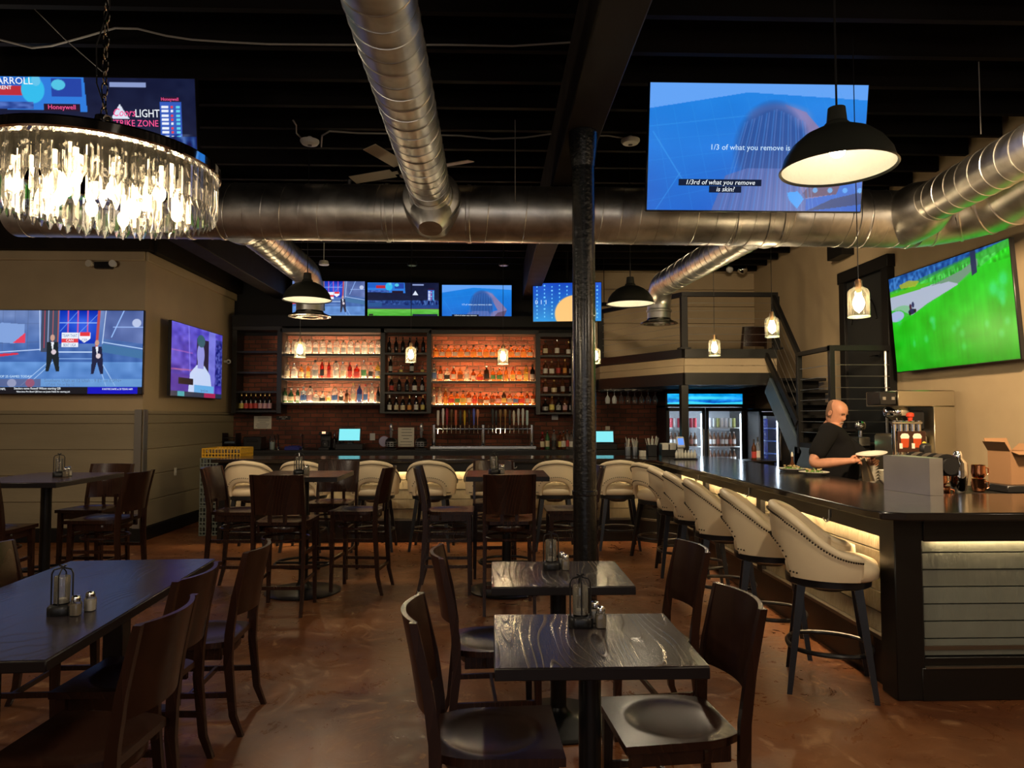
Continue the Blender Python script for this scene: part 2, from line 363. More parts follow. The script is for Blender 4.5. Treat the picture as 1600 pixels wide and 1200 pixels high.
ORD = ['first', 'second', 'third', 'fourth', 'fifth', 'sixth', 'seventh', 'eighth', 'ninth', 'tenth', 'eleventh', 'twelfth', 'thirteenth', 'fourteenth', 'fifteenth', 'sixteenth', 'seventeenth', 'eighteenth', 'nineteenth', 'twentieth']
# ================================================================ THE SETTING
WX0, WX1, YB, YF, ZC = -4.45, 4.65, 12.4, -5.0, 4.38
struct(MB().span((-9, YF, -.1), (WX1+.1, YB+.1, 0)).build('floor', M_FLOOR))
struct(MB().span((-9, YF, ZC), (WX1+.1, YB+.1, ZC+.1)).build('ceiling', M_CEIL))
for k, y in enumerate(np.arange(-4.8, 12.3, .46)):
    struct(MB().span((-9, y-.025, 4.13), (WX1-.01, y+.025, ZC-.002)).build('trim_%d' % (k+1), M_JOIST, smooth=False))
for k, (x, z0) in enumerate([(.66, 3.62), (-3.62, 3.62)]):
    struct(MB().span((x-.13, YF+.1 if x > 0 else 6.75, z0), (x+.13, YB-.02, 4.13), .01).build('trim_%d' % (60+k), M_BEAM))
# back wall: brick below, black bulkhead behind the screens, pale boards above the mezzanine
struct(MB().span((WX0, YB, 0), (WX1+.1, YB+.12, 3.0)).build('wall_back', M_BRICK))
struct(MB().span((WX0, YB-.04, 2.98), (1.72, YB+.12, ZC-.01)).build('wall_back_bulkhead', M_BLACKP))
def boards(x0, x1, z0, z1, h, y0, y1, m, g=.008, gm=None):
    b = MB(); z = z0
    while z < z1-.01:
        zt = min(z+h, z1); b.box(((x0+x1)/2, (y0+y1)/2, (z+zt-g)/2+g/2), (x1-x0, y1-y0, zt-z-g), .003); z = zt
    return b
struct(boards(1.72, WX1, 2.32, ZC-.01, .3, YB-.03, YB+.1, M_BEIGE, .006).build('wall_back_upper', M_BEIGE))
struct(MB().span((WX1, YF, 0), (WX1+.12, YB+.1, ZC)).build('wall_right', M_BEIGE))
struct(MB().span((-9.1, YF, 0), (-9, 9.3, ZC)).build('wall_left', M_BEIGE))
struct(MB().span((-9.1, YF-.1, 0), (WX1+.1, YF, ZC)).build('wall_front', M_BEIGE))
YL = 9.2; ZS = 1.655; ZK = 3.70
struct(MB().span((-9, YL, 0), (WX0, YL+.15, ZC)).span((WX0-.15, YL+.15, 0), (WX0, YB, ZC)).build('wall_left_block', M_BEIGE, smooth=False))
# board wainscot, crown and base on both faces of the block
def wains(a, b, axis, nm):
    m = MB(); z = .17; h = .33
    while z < ZS-.01:
        zt = min(z+h, ZS-.045)
        if axis == 'x': m.box(((a+b)/2, YL-.012, (z+zt)/2), (b-a, .024, zt-z-.01), .004)
        else: m.box((WX0+.012, (a+b)/2, (z+zt)/2), (.024, b-a, zt-z-.01), .004)
        z = zt
        if zt >= ZS-.05: break
    if axis == 'x': m.box(((a+b)/2, YL-.018, ZS-.022), (b-a, .036, .045), .006)
    else: m.box((WX0+.018, (a+b)/2, ZS-.022), (.036, b-a, .045), .006)
    return struct(m.build(nm, M_OLIVE))
wains(-9, WX0, 'x', 'trim_70'); wains(YL, YB-.05, 'y', 'trim_71')
struct(MB().box(((-9+WX0)/2, YL-.02, ZK-.06), (9+WX0, .04, .12), .01).box((WX0+.02, (YL+YB)/2, ZK-.06), (.04, YB-YL+.04, .12), .01).build('trim_72', M_BEIGE))
struct(MB().box(((-9+WX0)/2+.02, YL-.022, .085), (9+WX0+.04, .044, .17), .006).build('baseboard_left', M_BLACKP))
struct(MB().box((WX0+.022, (YL+YB)/2, .085), (.044, YB-YL, .17), .006).build('baseboard_return', M_BLACKP))
struct(MB().box((WX0-.03, YL-.045, .92), (.09, .012, 1.5)).box((WX0+.042, YL+.0, .92), (.012, .1, 1.5)).build('trim_73', M_ALU))
struct(MB().span((-9, YL-.14, ZK), (WX0+.1, YL+.1, 4.13)).span((WX0-.1, YL, ZK), (WX0+.14, YB-.05, 4.13)).build('trim_74', M_BEAM, smooth=False))
struct(MB().span((WX1-.03, 3.5, 0), (WX1, 7.8, .12)).build('baseboard_right', M_BLACKP))
# dark door at the stair landing, and the black steel above it
d = struct(MB().span((WX1-.05, 8.13, 1.27), (WX1-.01, 9.02, 3.31), .004).build('door_1', mat('door_black', (.016, .018, .02), .35)))
fb = MB()
for y in (8.07, 9.08): fb.span((WX1-.09, y-.07, 1.25), (WX1, y+.07, 3.42), .006)
fb.span((WX1-.10, 7.98, 3.31), (WX1, 9.17, 3.46), .006); fb.build('door_frame', M_BLACKP, d)
MB().tube([(WX1-.06, 8.3+.6*i/12, 2.75+.33*math.sin(PI*i/12)**.6) for i in range(13)], .012, 6).build('door_panel_moulding', M_BLACKP, d)
MB().tube([(WX1-.06, 8.25, 2.3), (WX1-.11, 8.25, 2.3), (WX1-.11, 8.38, 2.3)], .012, 8).build('door_handle', M_CHROME, d)
struct(MB().span((WX1-.12, 7.98, .1), (WX1, 9.6, 1.24)).build('trim_75', M_BLACKP))
struct(MB().span((WX1-.16, 6.9, 3.5), (WX1, 7.25, 3.74)).span((WX1-.16, 8.9, 3.66), (WX1, 9.3, 3.9)).build('trim_76', M_BLACKP))

# cast iron column in the middle of the room
c = thing('iron_column', 'round black painted iron column rising between the two small dining tables and the bar', 'column', (.655, 5.0, 0))
MB().lathe([(.082, 0), (.082, 3.4)], 32).build('shaft', M_COLUMN, c)
MB().lathe([(.12, 0), (.12, .03), (.1, .06), (.083, .1)], 32).build('base', M_COLUMN, c)
MB().lathe([(.083, 3.36), (.10, 3.5), (.105, 3.56), (.105, 3.618)], 32).lathe([(.084, 1.03), (.089, 1.035), (.089, 1.06), (.084, 1.065)], 32).build('capital', M_COLUMN, c)

# ================================================================ DUCTS
def helix_tube(mb, a, b, r, pitch, th=.004):
    a = Vector(a); b = Vector(b); t = (b-a); L_ = t.length; t.normalize()
    up = Vector((0, 0, 1)) if abs(t.z) < .9 else Vector((1, 0, 0)); x = t.cross(up).normalized(); y = x.cross(t)
    n = int(L_/pitch*28); pts = [a+t*(L_*i/n)+(x*math.cos(2*PI*L_*i/n/pitch)+y*math.sin(2*PI*L_*i/n/pitch))*(r+.001) for i in range(n+1)]
    return mb.tube(pts, th, 4)
def spiral_duct(t, a, b, r, pitch=.155):
    MB().cyl(a, b, r, n=48, caps=True).build('duct_run', M_DUCT, t)
    helix_tube(MB(), a, b, r, pitch).build('spiral_seam', M_DUCT, t)
def ring(mb, c, t, r, w, h):
    c = Vector(c); t = Vector(t).normalized(); return mb.tube([c-t*w/2, c-t*w/2, c-t*w/2*.9, c+t*w/2*.9, c+t*w/2, c+t*w/2], [r, r+h*.6, r+h, r+h, r+h*.6, r], 48)
main = thing('main_duct', 'wide spiral galvanised air duct running right across the room below the joists', 'air duct')
A = Vector((-4.3, 6.48, 3.46)); B = Vector((3.75, 6.15, 3.335)); T = (B-A).normalized()
spiral_duct(main, A, B, .25, .165)
for x in (-2.72, -2.42, -.93, -.2, 2.15, 2.42, 2.55, 3.2, 3.3, 3.7):
    p = A+T*((x-A.x)/T.x); mr = MB(); ring(mr, p, T, .25, .03, .008); mr.build('joint_band', M_DUCT, main)
# elbow toward the camera along the right wall
ctr = Vector((3.75, 5.6, 3.335)); eb = []
for i in range(13):
    a = PI/2*i/12; eb.append(Vector((3.75+.55*math.sin(a), 5.6+.55*math.cos(a), 3.335+.05*a)))
MB().tube(eb+[eb[-1]+Vector((0, -.9, .12))], .25, 48).build('elbow', M_DUCT, main)
for i in (2, 5, 8, 11):
    er = MB(); ring(er, eb[i], eb[i+1]-eb[i-1], .25, .02, .008); er.build('elbow_band', M_DUCT, main)
# toward-camera branch at left centre
b1 = thing('branch_duct', 'long spiral duct coming forward overhead from the main duct toward the viewer, left of centre', 'air duct')
zx = 3.50; bx = -.515
spiral_duct(b1, (bx, 5.98, zx-.04), (bx, .9, zx+.02), .17, .135)
MB().tube([(bx, 6.02, zx-.05), (bx, 5.95, zx-.05), (bx, 5.93, zx-.05), (bx, 5.90, zx-.05)], [.25, .235, .19, .178], 48).tube([(bx, 6.25, zx-.12), (bx, 6.0, zx-.06)], [.24, .25], 48).build('saddle_collar', M_DUCT, b1)
MB().tube([(bx, 6.1, zx-.08), (bx+.0, 5.98, zx-.22), (bx, 5.93, zx-.34)], [.2, .18, .1], 32).build('reducer', M_DUCT, b1)
# back left branch with diffuser
def back_branch(x0, x, y1, zt, zb, lab, r=.165, y0=6.4, rin=.165):
    t = thing('branch_duct', lab, 'air duct')
    spiral_duct(t, (x0, y0, zt), (x, y1-.28, zt-.03), r, .13)
    el = [Vector((x, y1-.28+.28*math.sin(PI/2*i/8), zt-.03-.28*(1-math.cos(PI/2*i/8)))) for i in range(9)]
    MB().tube(el, r, 32).build('elbow', M_DUCT, t)
    zz = el[-1].z
    MB().cyl((x, y1, zz), (x, y1, zb+.05), r, n=32).tube([(x, y1, zz-.06), (x, y1, zz-.05), (x, y1, zz-.03), (x, y1, zz-.02)], [r, r+.012, r+.012, r], 32).build('drop', M_DUCT, t)
    MB().lathe([(r, zb+.07), (r+.01, zb+.05), (r+.09, zb+.012), (r+.095, zb), (r+.05, zb-.004), (r+.05, zb+.02), (r+.0, zb+.02), (r, zb-.01), (r*.6, zb-.01), (r*.6, zb+.02), (.01, zb+.02)], 32, (x, y1, 0)).build('diffuser', M_STEEL, t)
    MB().tube([(x0, y0-.02, zt), (x0, y0+.1, zt), (x0, y0+.12, zt)], [r+.06, r+.05, r], 32).build('collar', M_DUCT, t)
    return t
back_branch(-2.26, -2.26, 8.85, 3.36, 2.82, 'spiral duct running back over the left end of the bar to a round diffuser')
back_branch(2.52, 2.24, 9.4, 3.34, 2.82, 'spiral duct running back on the right to a diffuser before the mezzanine', r=.155, y0=6.35)
b4 = thing('branch_duct', 'spiral duct rising forward out of frame at the upper right beside the wall', 'air duct')
spiral_duct(b4, (3.66, 5.75, 3.36), (3.66, 2.6, 3.47), .17, .14)
MB().tube([(3.66, 6.1, 3.33), (3.66, 5.86, 3.345), (3.66, 5.74, 3.355), (3.66, 5.7, 3.36)], [.245, .24, .2, .172], 40).build('saddle_collar', M_DUCT, b4)
# hanger wires
for i, (p, zt) in enumerate([((-2.55, 6.15, 3.46), 4.13), ((.2, 6.0, 3.42), 4.13), ((3.5, 4.9, 3.6), 4.13)]):
    tag(MB().cyl(p, (p[0], p[1], zt), .004, n=6).build('hanger_wire', M_WIRE), ['thin wire holding up the left end of the main duct', 'thin wire holding the main duct just left of the column', 'thin wire holding the upper right branch duct'][i], 'wire')

# ================================================================ MEZZANINE AND STAIRS
ZP0, ZP1 = 2.02, 2.52
C0 = at(1069, 560, 9.8).x; L0 = (1.78, 11.5)
poly = [(C0, 9.8), (WX1-.02, 9.8), (WX1-.02, YB-.04), (1.78, YB-.04), L0]
mz = thing('mezzanine', 'raised corner platform over the coolers with pale boarded fascia and black edge beams', 'platform')
fl = [(C0, 9.8), (4.0, 9.8), (4.0, 10.35), (WX1-.02, 10.35), (WX1-.02, YB-.04), (1.78, YB-.04), L0]
MB().prism(fl, 2.08, 2.12).build('deck', M_BLACKP, mz, smooth=False)
jb = MB()
for k in range(9):
    y = 9.98+k*.28; x0 = max(1.85, C0-(y-9.8)*(C0-1.78)/1.7+.05); jb.span((x0, y-.02, 2.03), (4.0, y+.02, 2.08))
jb.build('joist_row', M_BLUEP, mz, smooth=False)
def fascia(a, b, nm):
    a = Vector((*a, 0)); b = Vector((*b, 0)); n = Vector((0, 0, 1)).cross(b-a).normalized()*.03
    m = MB().use(M_BLUEP if False else M_BARWOOD)
    for z0, z1, w in ((ZP0, ZP0+.17, .07), (ZP1-.12, ZP1, .09)): m.beam(a+Vector((0, 0, (z0+z1)/2)), b+Vector((0, 0, (z0+z1)/2)), w, z1-z0)
    m.use(M_BEIGE)
    for z0 in (ZP0+.17, ZP0+.275): m.beam(a+Vector((0, 0, z0+.05)), b+Vector((0, 0, z0+.05)), .03, .1)
    return m.build(nm, None, mz, smooth=False)
fascia(L0, (C0, 9.8), 'fascia_panel'); fascia((C0, 9.8), (3.98, 9.8), 'fascia_panel')
fascia((1.78, YB-.06), L0, 'fascia_panel')
rl = thing('mezzanine_railing', 'black steel railing with thin wire cables along the mezzanine edge', 'railing')
RZ = 3.29
pts = [(1.78, YB-.1), L0, (C0, 9.8), (3.98, 9.8)]
MB().beam((*L0, RZ), (C0, 9.8, RZ), .06, .06).beam((C0-.03, 9.8, RZ), (4.01, 9.8, RZ), .06, .06).beam((1.78, YB-.05, RZ), (*L0, RZ), .06, .06).build('top_rail', M_BLACKP, rl)
for x, y in (L0, (C0, 9.8), (3.98, 9.8)):
    MB().span((x-.045, y-.045, ZP1), (x+.045, y+.045, RZ-.03), .004).box((x, y, ZP1+.01), (.16, .14, .02)).build('post', M_BLACKP, rl)
for k in range(6):
    z = ZP1+.1+k*.11
    MB().cyl((*L0, z), (C0, 9.8, z), .003, n=5).cyl((C0, 9.8, z), (3.98, 9.8, z), .003, n=5).build('cable', M_ALU, rl)
sp = tag(MB().span((C0-.05, 9.78, 0), (C0+.05, 9.9, ZP0), .004).build('support_post', M_BARWOOD), 'square dark post carrying the mezzanine corner in front of the cooler', 'post')
st = thing('staircase', 'dark steel staircase climbing beside the right wall to the mezzanine, with blue-grey stringer', 'stairs')
ZL = 1.26
MB().span((3.84, 7.95, ZL-.12), (WX1-.12, 8.85, ZL), .005).build('landing', M_BLACKP, st)
MB().beam((3.86, 8.8, 1.05), (3.86, 9.72, 1.96), .05, .26).beam((3.86, 9.72, 1.96), (3.86, 9.78, 2.02), .05, .26).beam((3.86, 8.92, 1.08), (3.86, 7.95, 1.08), .05, .24).build('stringer', M_BLUEP, st)
MB().beam((3.83, 8.8, 1.5), (3.83, 9.8, 2.45), .035, .09).build('kick_rail', M_BLACKP, st)
for k in range(5):
    MB().box((4.25, 8.98+k*.19, ZL+.17*(k+1)-.02), (.70, .24, .04), .004).box((4.25, 9.1+k*.19, ZL+.17*(k+1)-.1), (.70, .012, .16)).build('tread', M_BLACKP, st)
for k in range(0):
    MB().box((4.22, 7.82-k*.24, ZL-.19*(k+1)-.02), (.72, .27, .04), .004).build('tread', M_BLACKP, st)
sr = thing('stair_railing', 'black steel stair railing with wire cables turning at the landing below the dark door', 'railing')
MB().beam((3.86, 8.8, 2.36), (3.95, 9.8, 3.27), .05, .06).beam((3.86, 8.83, 2.36), (3.86, 7.92, 2.36), .06, .05).beam((3.83, 7.95, 2.36), (4.53, 7.95, 2.36), .06, .06).build('hand_rail', M_BLACKP, sr)
for y in (8.8, 7.95): MB().span((3.83, y-.03, ZL-.14), (3.89, y+.03, 2.34), .004).build('post', M_BLACKP, sr)
for k in range(7):
    z = ZL+.13+k*.13
    MB().cyl((3.86, 8.8, z), (3.86, 7.95, z), .004, n=5).cyl((3.86, 7.95, z), (4.53, 7.95, z), .004, n=5).build('cable', M_ALU, sr)
for k in range(5):
    z = .2+k*.17
    MB().cyl((3.86, 8.8, ZL+z), (3.93, 9.8, ZL+.95+z), .003, n=5).build('cable', M_ALU, sr)
MB().cyl((4.5, 7.97, 1.3), (4.5, 7.97, 2.33), .015, n=8).build('post', M_ALU, sr)
# ================================================================ THE BAR
BT = 1.06
outer = [(-3.42, 8.80), (1.72, 8.80), (1.86, 8.72), (1.95, 8.45), (2.10, 3.98), (2.13, 3.86), (2.24, 3.80), (5.6, 3.80)]
outer[-1] = (WX1-.02, 3.80)
inner = [(WX1-.02, 4.74), (3.02, 4.74), (3.0, 9.0), (2.55, 9.55), (-3.42, 9.55)]
tp = MB().prism(outer+inner, BT-.045, BT).build('worktop', M_BARTOP, ang=20)
bv = tp.modifiers.new('b', 'BEVEL'); bv.width = .008; bv.segments = 2; bv.limit_method = 'ANGLE'; bv.angle_limit = math.radians(40)
tag(tp, 'long polished black counter top wrapping round the bar in an L', 'counter top')
bar = thing('bar_counter', 'black bar front with pale rough horizontal boards glowing under the counter', 'bar')
base = [(-3.36, 9.09), (1.9, 9.09), (2.33, 8.66), (2.33, 4.03), (WX1-.02, 4.03)]
def offs(pl, d):
    out = []
    for i, p in enumerate(pl):
        ns = []
        for a, b in ((i-1, i), (i, i+1)):
            if a < 0 or b >= len(pl): continue
            v = Vector((pl[b][0]-pl[a][0], pl[b][1]-pl[a][1])).normalized(); ns.append(Vector((-v.y, v.x)) if True else v)
        # the room side lies toward -y / -x: pick the normal pointing out of the bar
        n = sum(ns, Vector((0, 0))); n.normalize(); k = d/max(.3, n.dot(ns[0])); out.append((p[0]-n.x*k*-1, p[1]-n.y*k*-1))
    return out
def strip(mb, pl, d0, d1, z0, z1):
    a = offs(pl, d0); b = offs(pl, d1); n = len(pl)
    return mb.prism(b+a[::-1], z0, z1)
# offs(+d) goes into the bar (left normal of a path running +x then -y is +y / +x)
strip(MB(), base, .02, .10, .10, 1.01).build('carcass', M_BARWOOD, bar, smooth=False)
strip(MB(), base, -.02, .04, 0, .27).build('kick_board', M_BARWOOD, bar, smooth=False)
strip(MB(), base, -.045, .04, .27, .292).build('ledge', M_BRASS, bar, smooth=False)
strip(MB(), base, -.075, -.06, .885, 1.013).build('fascia', M_BARWOOD, bar, smooth=False)
strip(MB(), [(-3.34, 9.09), (1.9, 9.09), (2.33, 8.66), (2.33, 4.16)], -.045, -.02, .93, .938).build('led_strip', M_LED, bar, smooth=False)
MB().span((2.48, 3.962, .889), (WX1-.04, 3.974, .895)).build('led_strip', M_LED, bar, smooth=False)
def board_wall(a, b, z0, z1, h, m, nm):
    a = Vector((*a, 0)); b = Vector((*b, 0)); z = z0; mb = MB(); k = 0
    while z < z1-.01:
        zt = min(z+h, z1); zz = (z+zt)/2
        mb.beam(a+Vector((0, 0, zz)), b+Vector((0, 0, zz)), .028+.004*(k % 2), zt-z-.008); z = zt; k += 1
    return mb.build(nm, m, bar, smooth=False)
board_wall((-3.36, 9.095), (1.9, 9.095), .292, .90, .122, M_RUST, 'rustic_boarding')
board_wall((1.905, 9.09), (2.335, 8.66), .292, .90, .122, M_BARWOOD, 'corner_boarding')
board_wall((2.335, 8.66), (2.335, 4.1), .292, .90, .122, M_RUST, 'rustic_boarding')
for x in (-3.33, -1.63, .02, 1.45): MB().span((x-.05, 9.03, .27), (x+.05, 9.1, 1.0), .004).build('pilaster', M_BARWOOD, bar)
for y in (7.6, 6.05): MB().span((2.28, y-.05, .27), (2.34, y+.05, 1.0), .004).build('pilaster', M_BARWOOD, bar)
MB().span((-3.42, 9.03, 0), (-3.36, 9.55, 1.013), .004).build('end_panel', M_BARWOOD, bar)
MB().span((2.26, 3.96, 0), (2.42, 4.12, 1.013), .006).span((2.42, 3.945, .88), (WX1-.03, 3.958, 1.013), .003).span((2.42, 3.975, .9), (WX1-.03, 4.03, 1.013), .004).span((2.42, 3.975, .18), (WX1-.03, 4.03, .232), .004).span((2.40, 3.955, 0), (WX1-.03, 4.03, .18), .004).build('end_frame', M_BARWOOD, bar)
MB().span((2.42, 3.95, .178), (WX1-.03, 3.97, .188)).build('frame_line', M_BRASS, bar)
board_wall((2.44, 4.01), (WX1-.03, 4.01), .235, .885, .096, M_RUSTG, 'end_boarding')
strip(MB(), [(-3.42, 9.55), (2.5, 9.55), (2.98, 9.0), (2.98, 4.74), (WX1-.02, 4.74)], -.05, -.02, 0, 1.01).build('back_panel', M_BARWOOD, bar, smooth=False)
# anchor-shaped purse hooks under the counter
def hook(loc, rz, lab):
    t = thing('bag_hook', lab, 'hook', loc, rz, 'bag hooks under the bar')
    MB().tube([(0, -.01, .03), (0, -.012, -.02)], .004, 6).tube([(-.035*math.cos(a), -.03, -.02-.022*math.sin(a)) for a in [PI*i/8 for i in range(9)]], .0035, 6).tube([(0, -.012, -.02), (0, -.03, -.042)], .004, 6).build('hook', M_ALU, t)
    MB().box((0, -.003, .01), (.03, .006, .05), .002).build('plate', M_PLASTIC, t)
for i, (px, lab) in enumerate([(652, 'silver anchor hook under the bar, left of the middle cream stools'), (803, 'silver anchor hook under the bar above the second high table')]):
    p = at(px, 722, 8.838); hook((p.x, 8.838, .985), 0, lab)
for i, (px, lab) in enumerate([(1093, 'small hook under the side bar, farthest along toward the coolers'), (1172, 'small hook under the side bar above the third stool'), (1297, 'silver anchor hook under the side bar above the nearest stool')]):
    p = atx(px, 750, 2.06); hook((p.x, p.y, .985), -PI/2, lab)

# ================================================================ BAR STOOLS
def make_stool():
    t = thing('bar_stool', '', 'bar stool')
    # faces +y; barrel back wraps round -y
    def rad(th): return .262
    TH = 2.15
    def base_(u):
        th = (u*2-1)*TH; return th
    def ztop(th):
        a = abs(th); return .762+.285*(1/(1+math.exp((a-1.25)*3.6)))*(1-.05*a)
    def zbot(th):
        a = abs(th); return .655+(.185*math.sqrt(max(0, 1-(a/.78)**2)) if a < .78 else 0)
    def P(u, v, d):
        th = base_(u); z = zbot(th)+(ztop(th)-zbot(th))*v; fl = (z-.65)*.10
        r = rad(th)+fl+d; e = .0
        x = r*math.sin(th)*.98; y = -r*math.cos(th)*1.0
        return Vector((x, y, z))
    th_ = .026
    b = MB().shell(lambda u, v: P(u, v, th_*math.sin(PI*min(1, max(0, v*.5+.25)))**.5), lambda u, v: P(u, v, -th_), 56, 8)
    b.build('backrest', M_CREAM, t, ang=70)
    # welt round the upper edge
    top = [P(i/56, 1, 0)+Vector((0, 0, .004)) for i in range(57)]
    full = [P(0, v/6, .0) for v in range(6)]+top+[P(1, 1-v/6, 0) for v in range(6)]
    MB().tube(full, .027, 10).build('edge_roll', M_CREAM, t, ang=70)
    arch = [P(.5+.5*(a/TH), 0, 0) for a in [(-.78+1.56*i/20) for i in range(21)]]
    MB().tube(arch, .02, 8).build('opening_roll', M_CREAM, t, ang=70)
    nb = MB()
    for i in range(95):
        u = i/94; p = P(u, .93, th_+.008); nb.ball(p, .0062, 6)
    for i in range(26):
        a = -.95+1.9*i/25; uu = .5+.5*a/TH
        p = P(uu, .16 if abs(a) < .78 else .1, th_+.008)
        nb.ball(p, .0058, 6)
    tag(nb.build('nailhead_trim', M_NAIL, t), kind='stuff')
    MB().lathe([(.05, .64), (.225, .645), (.25, .66), (.255, .70), (.245, .735), (.20, .755), (.1, .765), (.001, .767)], 36, (0, .02, 0), sq=2.6).build('seat', M_CREAM, t, ang=60)
    MB().lathe([(.22, .60), (.235, .61), (.235, .645), (.21, .648)], 32, sq=2.4).lathe([(.09, .56), (.13, .6)], 24).build('seat_frame', M_STOOLLEG, t)
    for sx in (-1, 1):
        for sy in (-1, 1):
            MB().taper((sx*.235, sy*.225, 0), .028, (sx*.155, sy*.15, .61), .046).build('leg', M_STOOLLEG, t)
    n = 40; r = .205
    MB().tube([(r*math.cos(2*PI*k/n)*1.12/((abs(math.cos(2*PI*k/n))**3+abs(math.sin(2*PI*k/n))**3)**(1/3))**.5, r*math.sin(2*PI*k/n)*1.12/((abs(math.cos(2*PI*k/n))**3+abs(math.sin(2*PI*k/n))**3)**(1/3))**.5, .235) for k in range(n)], .014, 8, close=True).build('foot_ring', M_STOOLLEG, t)
    return t
stool = make_stool(); si = 0
LEFTL = ['cream leather bar stool at the far left end of the bar', 'cream leather bar stool half hidden behind the left high table', 'cream leather bar stool right of the left high table, facing the counter',
         'cream leather bar stool between the two high tables, facing the bar', 'cream leather bar stool mostly hidden behind the second high table', 'cream leather bar stool left of the iron column', 'cream leather bar stool just right of the iron column']
for px, lab in zip((397, 481, 587, 676, 765, 866, 964), LEFTL):
    x = at(px, 760, 8.68).x
    place(stool, si, (x, 8.62, 0), random.uniform(-.08, .08), lab, 'cream leather stools along the bar'); si += 1
RL = ['largest and nearest cream leather bar stool, beside the end panel of the bar', 'cream leather bar stool second nearest along the side bar', 'cream leather bar stool third nearest along the side bar',
      'cream leather bar stool fourth nearest along the side bar, partly hidden', 'cream leather bar stool fifth along the side bar, only its left edge showing', 'cream leather bar stool farthest along the side bar, at the bend']
for (x, y, r), lab in zip([(2.0, 4.22, -112), (1.93, 4.93, -108), (1.90, 5.78, -104), (1.92, 6.55, -100), (1.92, 7.2, -96), (1.90, 8.0, -62)], RL):
    place(stool, si, (x, y, 0), math.radians(r), lab, 'cream leather stools along the bar'); si += 1

# ================================================================ CHAIRS
def make_chair(name, cat, sz, top, pb, rungs, label, st=.0):
    t = thing(name, label, cat); W = .20; m = M_CHAIR
    # seat: flat front, rounded rear, scooped
    def sp(u, v, z):
        y = -.21+.43*v; w = .205+.015*v
        if v < .35: w *= math.sqrt(max(.0, 1-((.35-v)/.35)**2*.42))
        x = (u*2-1)*w
        d = max(0, 1-((x/.17)**2+((y+.02)/.17)**2)); return Vector((x, y, z-(.016*d**.6 if z > sz-.02 else 0)))
    MB().shell(lambda u, v: sp(u, v, sz), lambda u, v: sp(u, v, sz-.028), 24, 24).build('seat', m, t, ang=50)
    h0 = sz-.028
    MB().span((-.18, .165, h0-.06), (.18, .185, h0), .003).span((-.185, -.17, h0-.06), (-.165, .17, h0), .003).span((.165, -.17, h0-.06), (.185, .17, h0), .003).tube([(.19*math.sin(a), -.02-.17*math.cos(a), h0-.03) for a in [(-1.3+2.6*i/12) for i in range(13)]], .028, 6, flat=.4).build('apron', m, t)
    for s in (-1, 1):
        MB().taper((s*.197, .188, 0), (.026, .028), (s*.188, .178, h0), (.038, .04)).build('leg', m, t)
        pl = [(0, -.275, .026), (.22*sz, -.235, .034), (sz*.8, -.208, .042), (sz+.05, -.212, .042), (sz+(top-sz)*.5, -.236, .036), (top, -.285, .026)]
        rings = [[Vector((s*W+i*.0125, y+j*d/2, z)) for i, j in ((-1, -1), (1, -1), (1, 1), (-1, 1))] for z, y, d in pl]
        MB().loft(rings).build('back_post', m, t, ang=30)
    def yb(z):
        f = (z-sz)/(top-sz); return -.212-.07*f**1.4
    def bk(u, v, d):
        z = pb+(top-pb)*v; a = (u*2-1); x = a*(W-.008); return Vector((x, yb(z)-.052*(1-a*a)+d, z-.0*(1-a*a)))
    MB().shell(lambda u, v: bk(u, v, -.009), lambda u, v: bk(u, v, .009), 20, 5).build('backrest', m, t, ang=40)
    if st:
        for x in (-.06, .06): MB().box((x, yb((pb+sz)/2)-.035, (pb+sz)/2+.01), (.03, .015, pb-sz+.04)).build('spindle', m, t)
        MB().tube([(.19*math.cos(a), .0+.18*math.sin(a), sz*.79) for a in [2*PI*i/28 for i in range(28)]], .010, 6, close=True).build('foot_ring', m, t)
    rb = MB()
    for z, kind in rungs:
        if kind == 's':
            for s in (-1, 1): rb.beam((s*.193, -.23, z), (s*.193, .185, z), .016, .026)
        elif kind == 'f': rb.beam((-.19, .185, z), (.19, .185, z), .018, .03)
        elif kind == 'b': rb.beam((-.19, -.235, z), (.19, -.235, z), .016, .026)
        elif kind == 'm': rb.beam((-.19, -.02, z), (.19, -.02, z), .016, .026)
    rb.build('stretcher', m, t, smooth=False)
    return t
dchair = make_chair('dining_chair', 'chair', .455, .90, .585, [(.20, 's'), (.20, 'm')], '')
hchair = make_chair('high_chair', 'high chair', .735, 1.12, .80, [(.25, 's'), (.30, 'f'), (.22, 'b'), (.48, 's')], '', st=1)
DG = 'dark walnut dining chairs'; HG = 'dark walnut high chairs'
R_ = math.radians
dl = [((.02, 2.60), -88, 'dark wooden dining chair left of the nearest small table, facing right'),
      ((.03, 3.67), -86, 'dark wooden dining chair left of the second small table, behind the nearest one'),
      ((.66, 2.70), 95, 'dark wooden dining chair right of the nearest small table, light on its seat'),
      ((.78, 3.74), 96, 'dark wooden dining chair right of the second small table'),
      ((-1.43, 2.60), 88, 'dark brown chair nearest the viewer on the right side of the long left table'),
      ((-1.58, 3.22), 88, 'dark brown chair in the middle of the right side of the long left table'),
      ((-1.52, 3.82), 92, 'dark brown chair farthest on the right side of the long left table'),
      ((-2.36, 3.85), -88, 'dark chair with green sheen on its back at the left side of the long table')]
for i, ((x, y), r, lab) in enumerate(dl): place(dchair, i, (x, y, 0), R_(r), lab, DG)
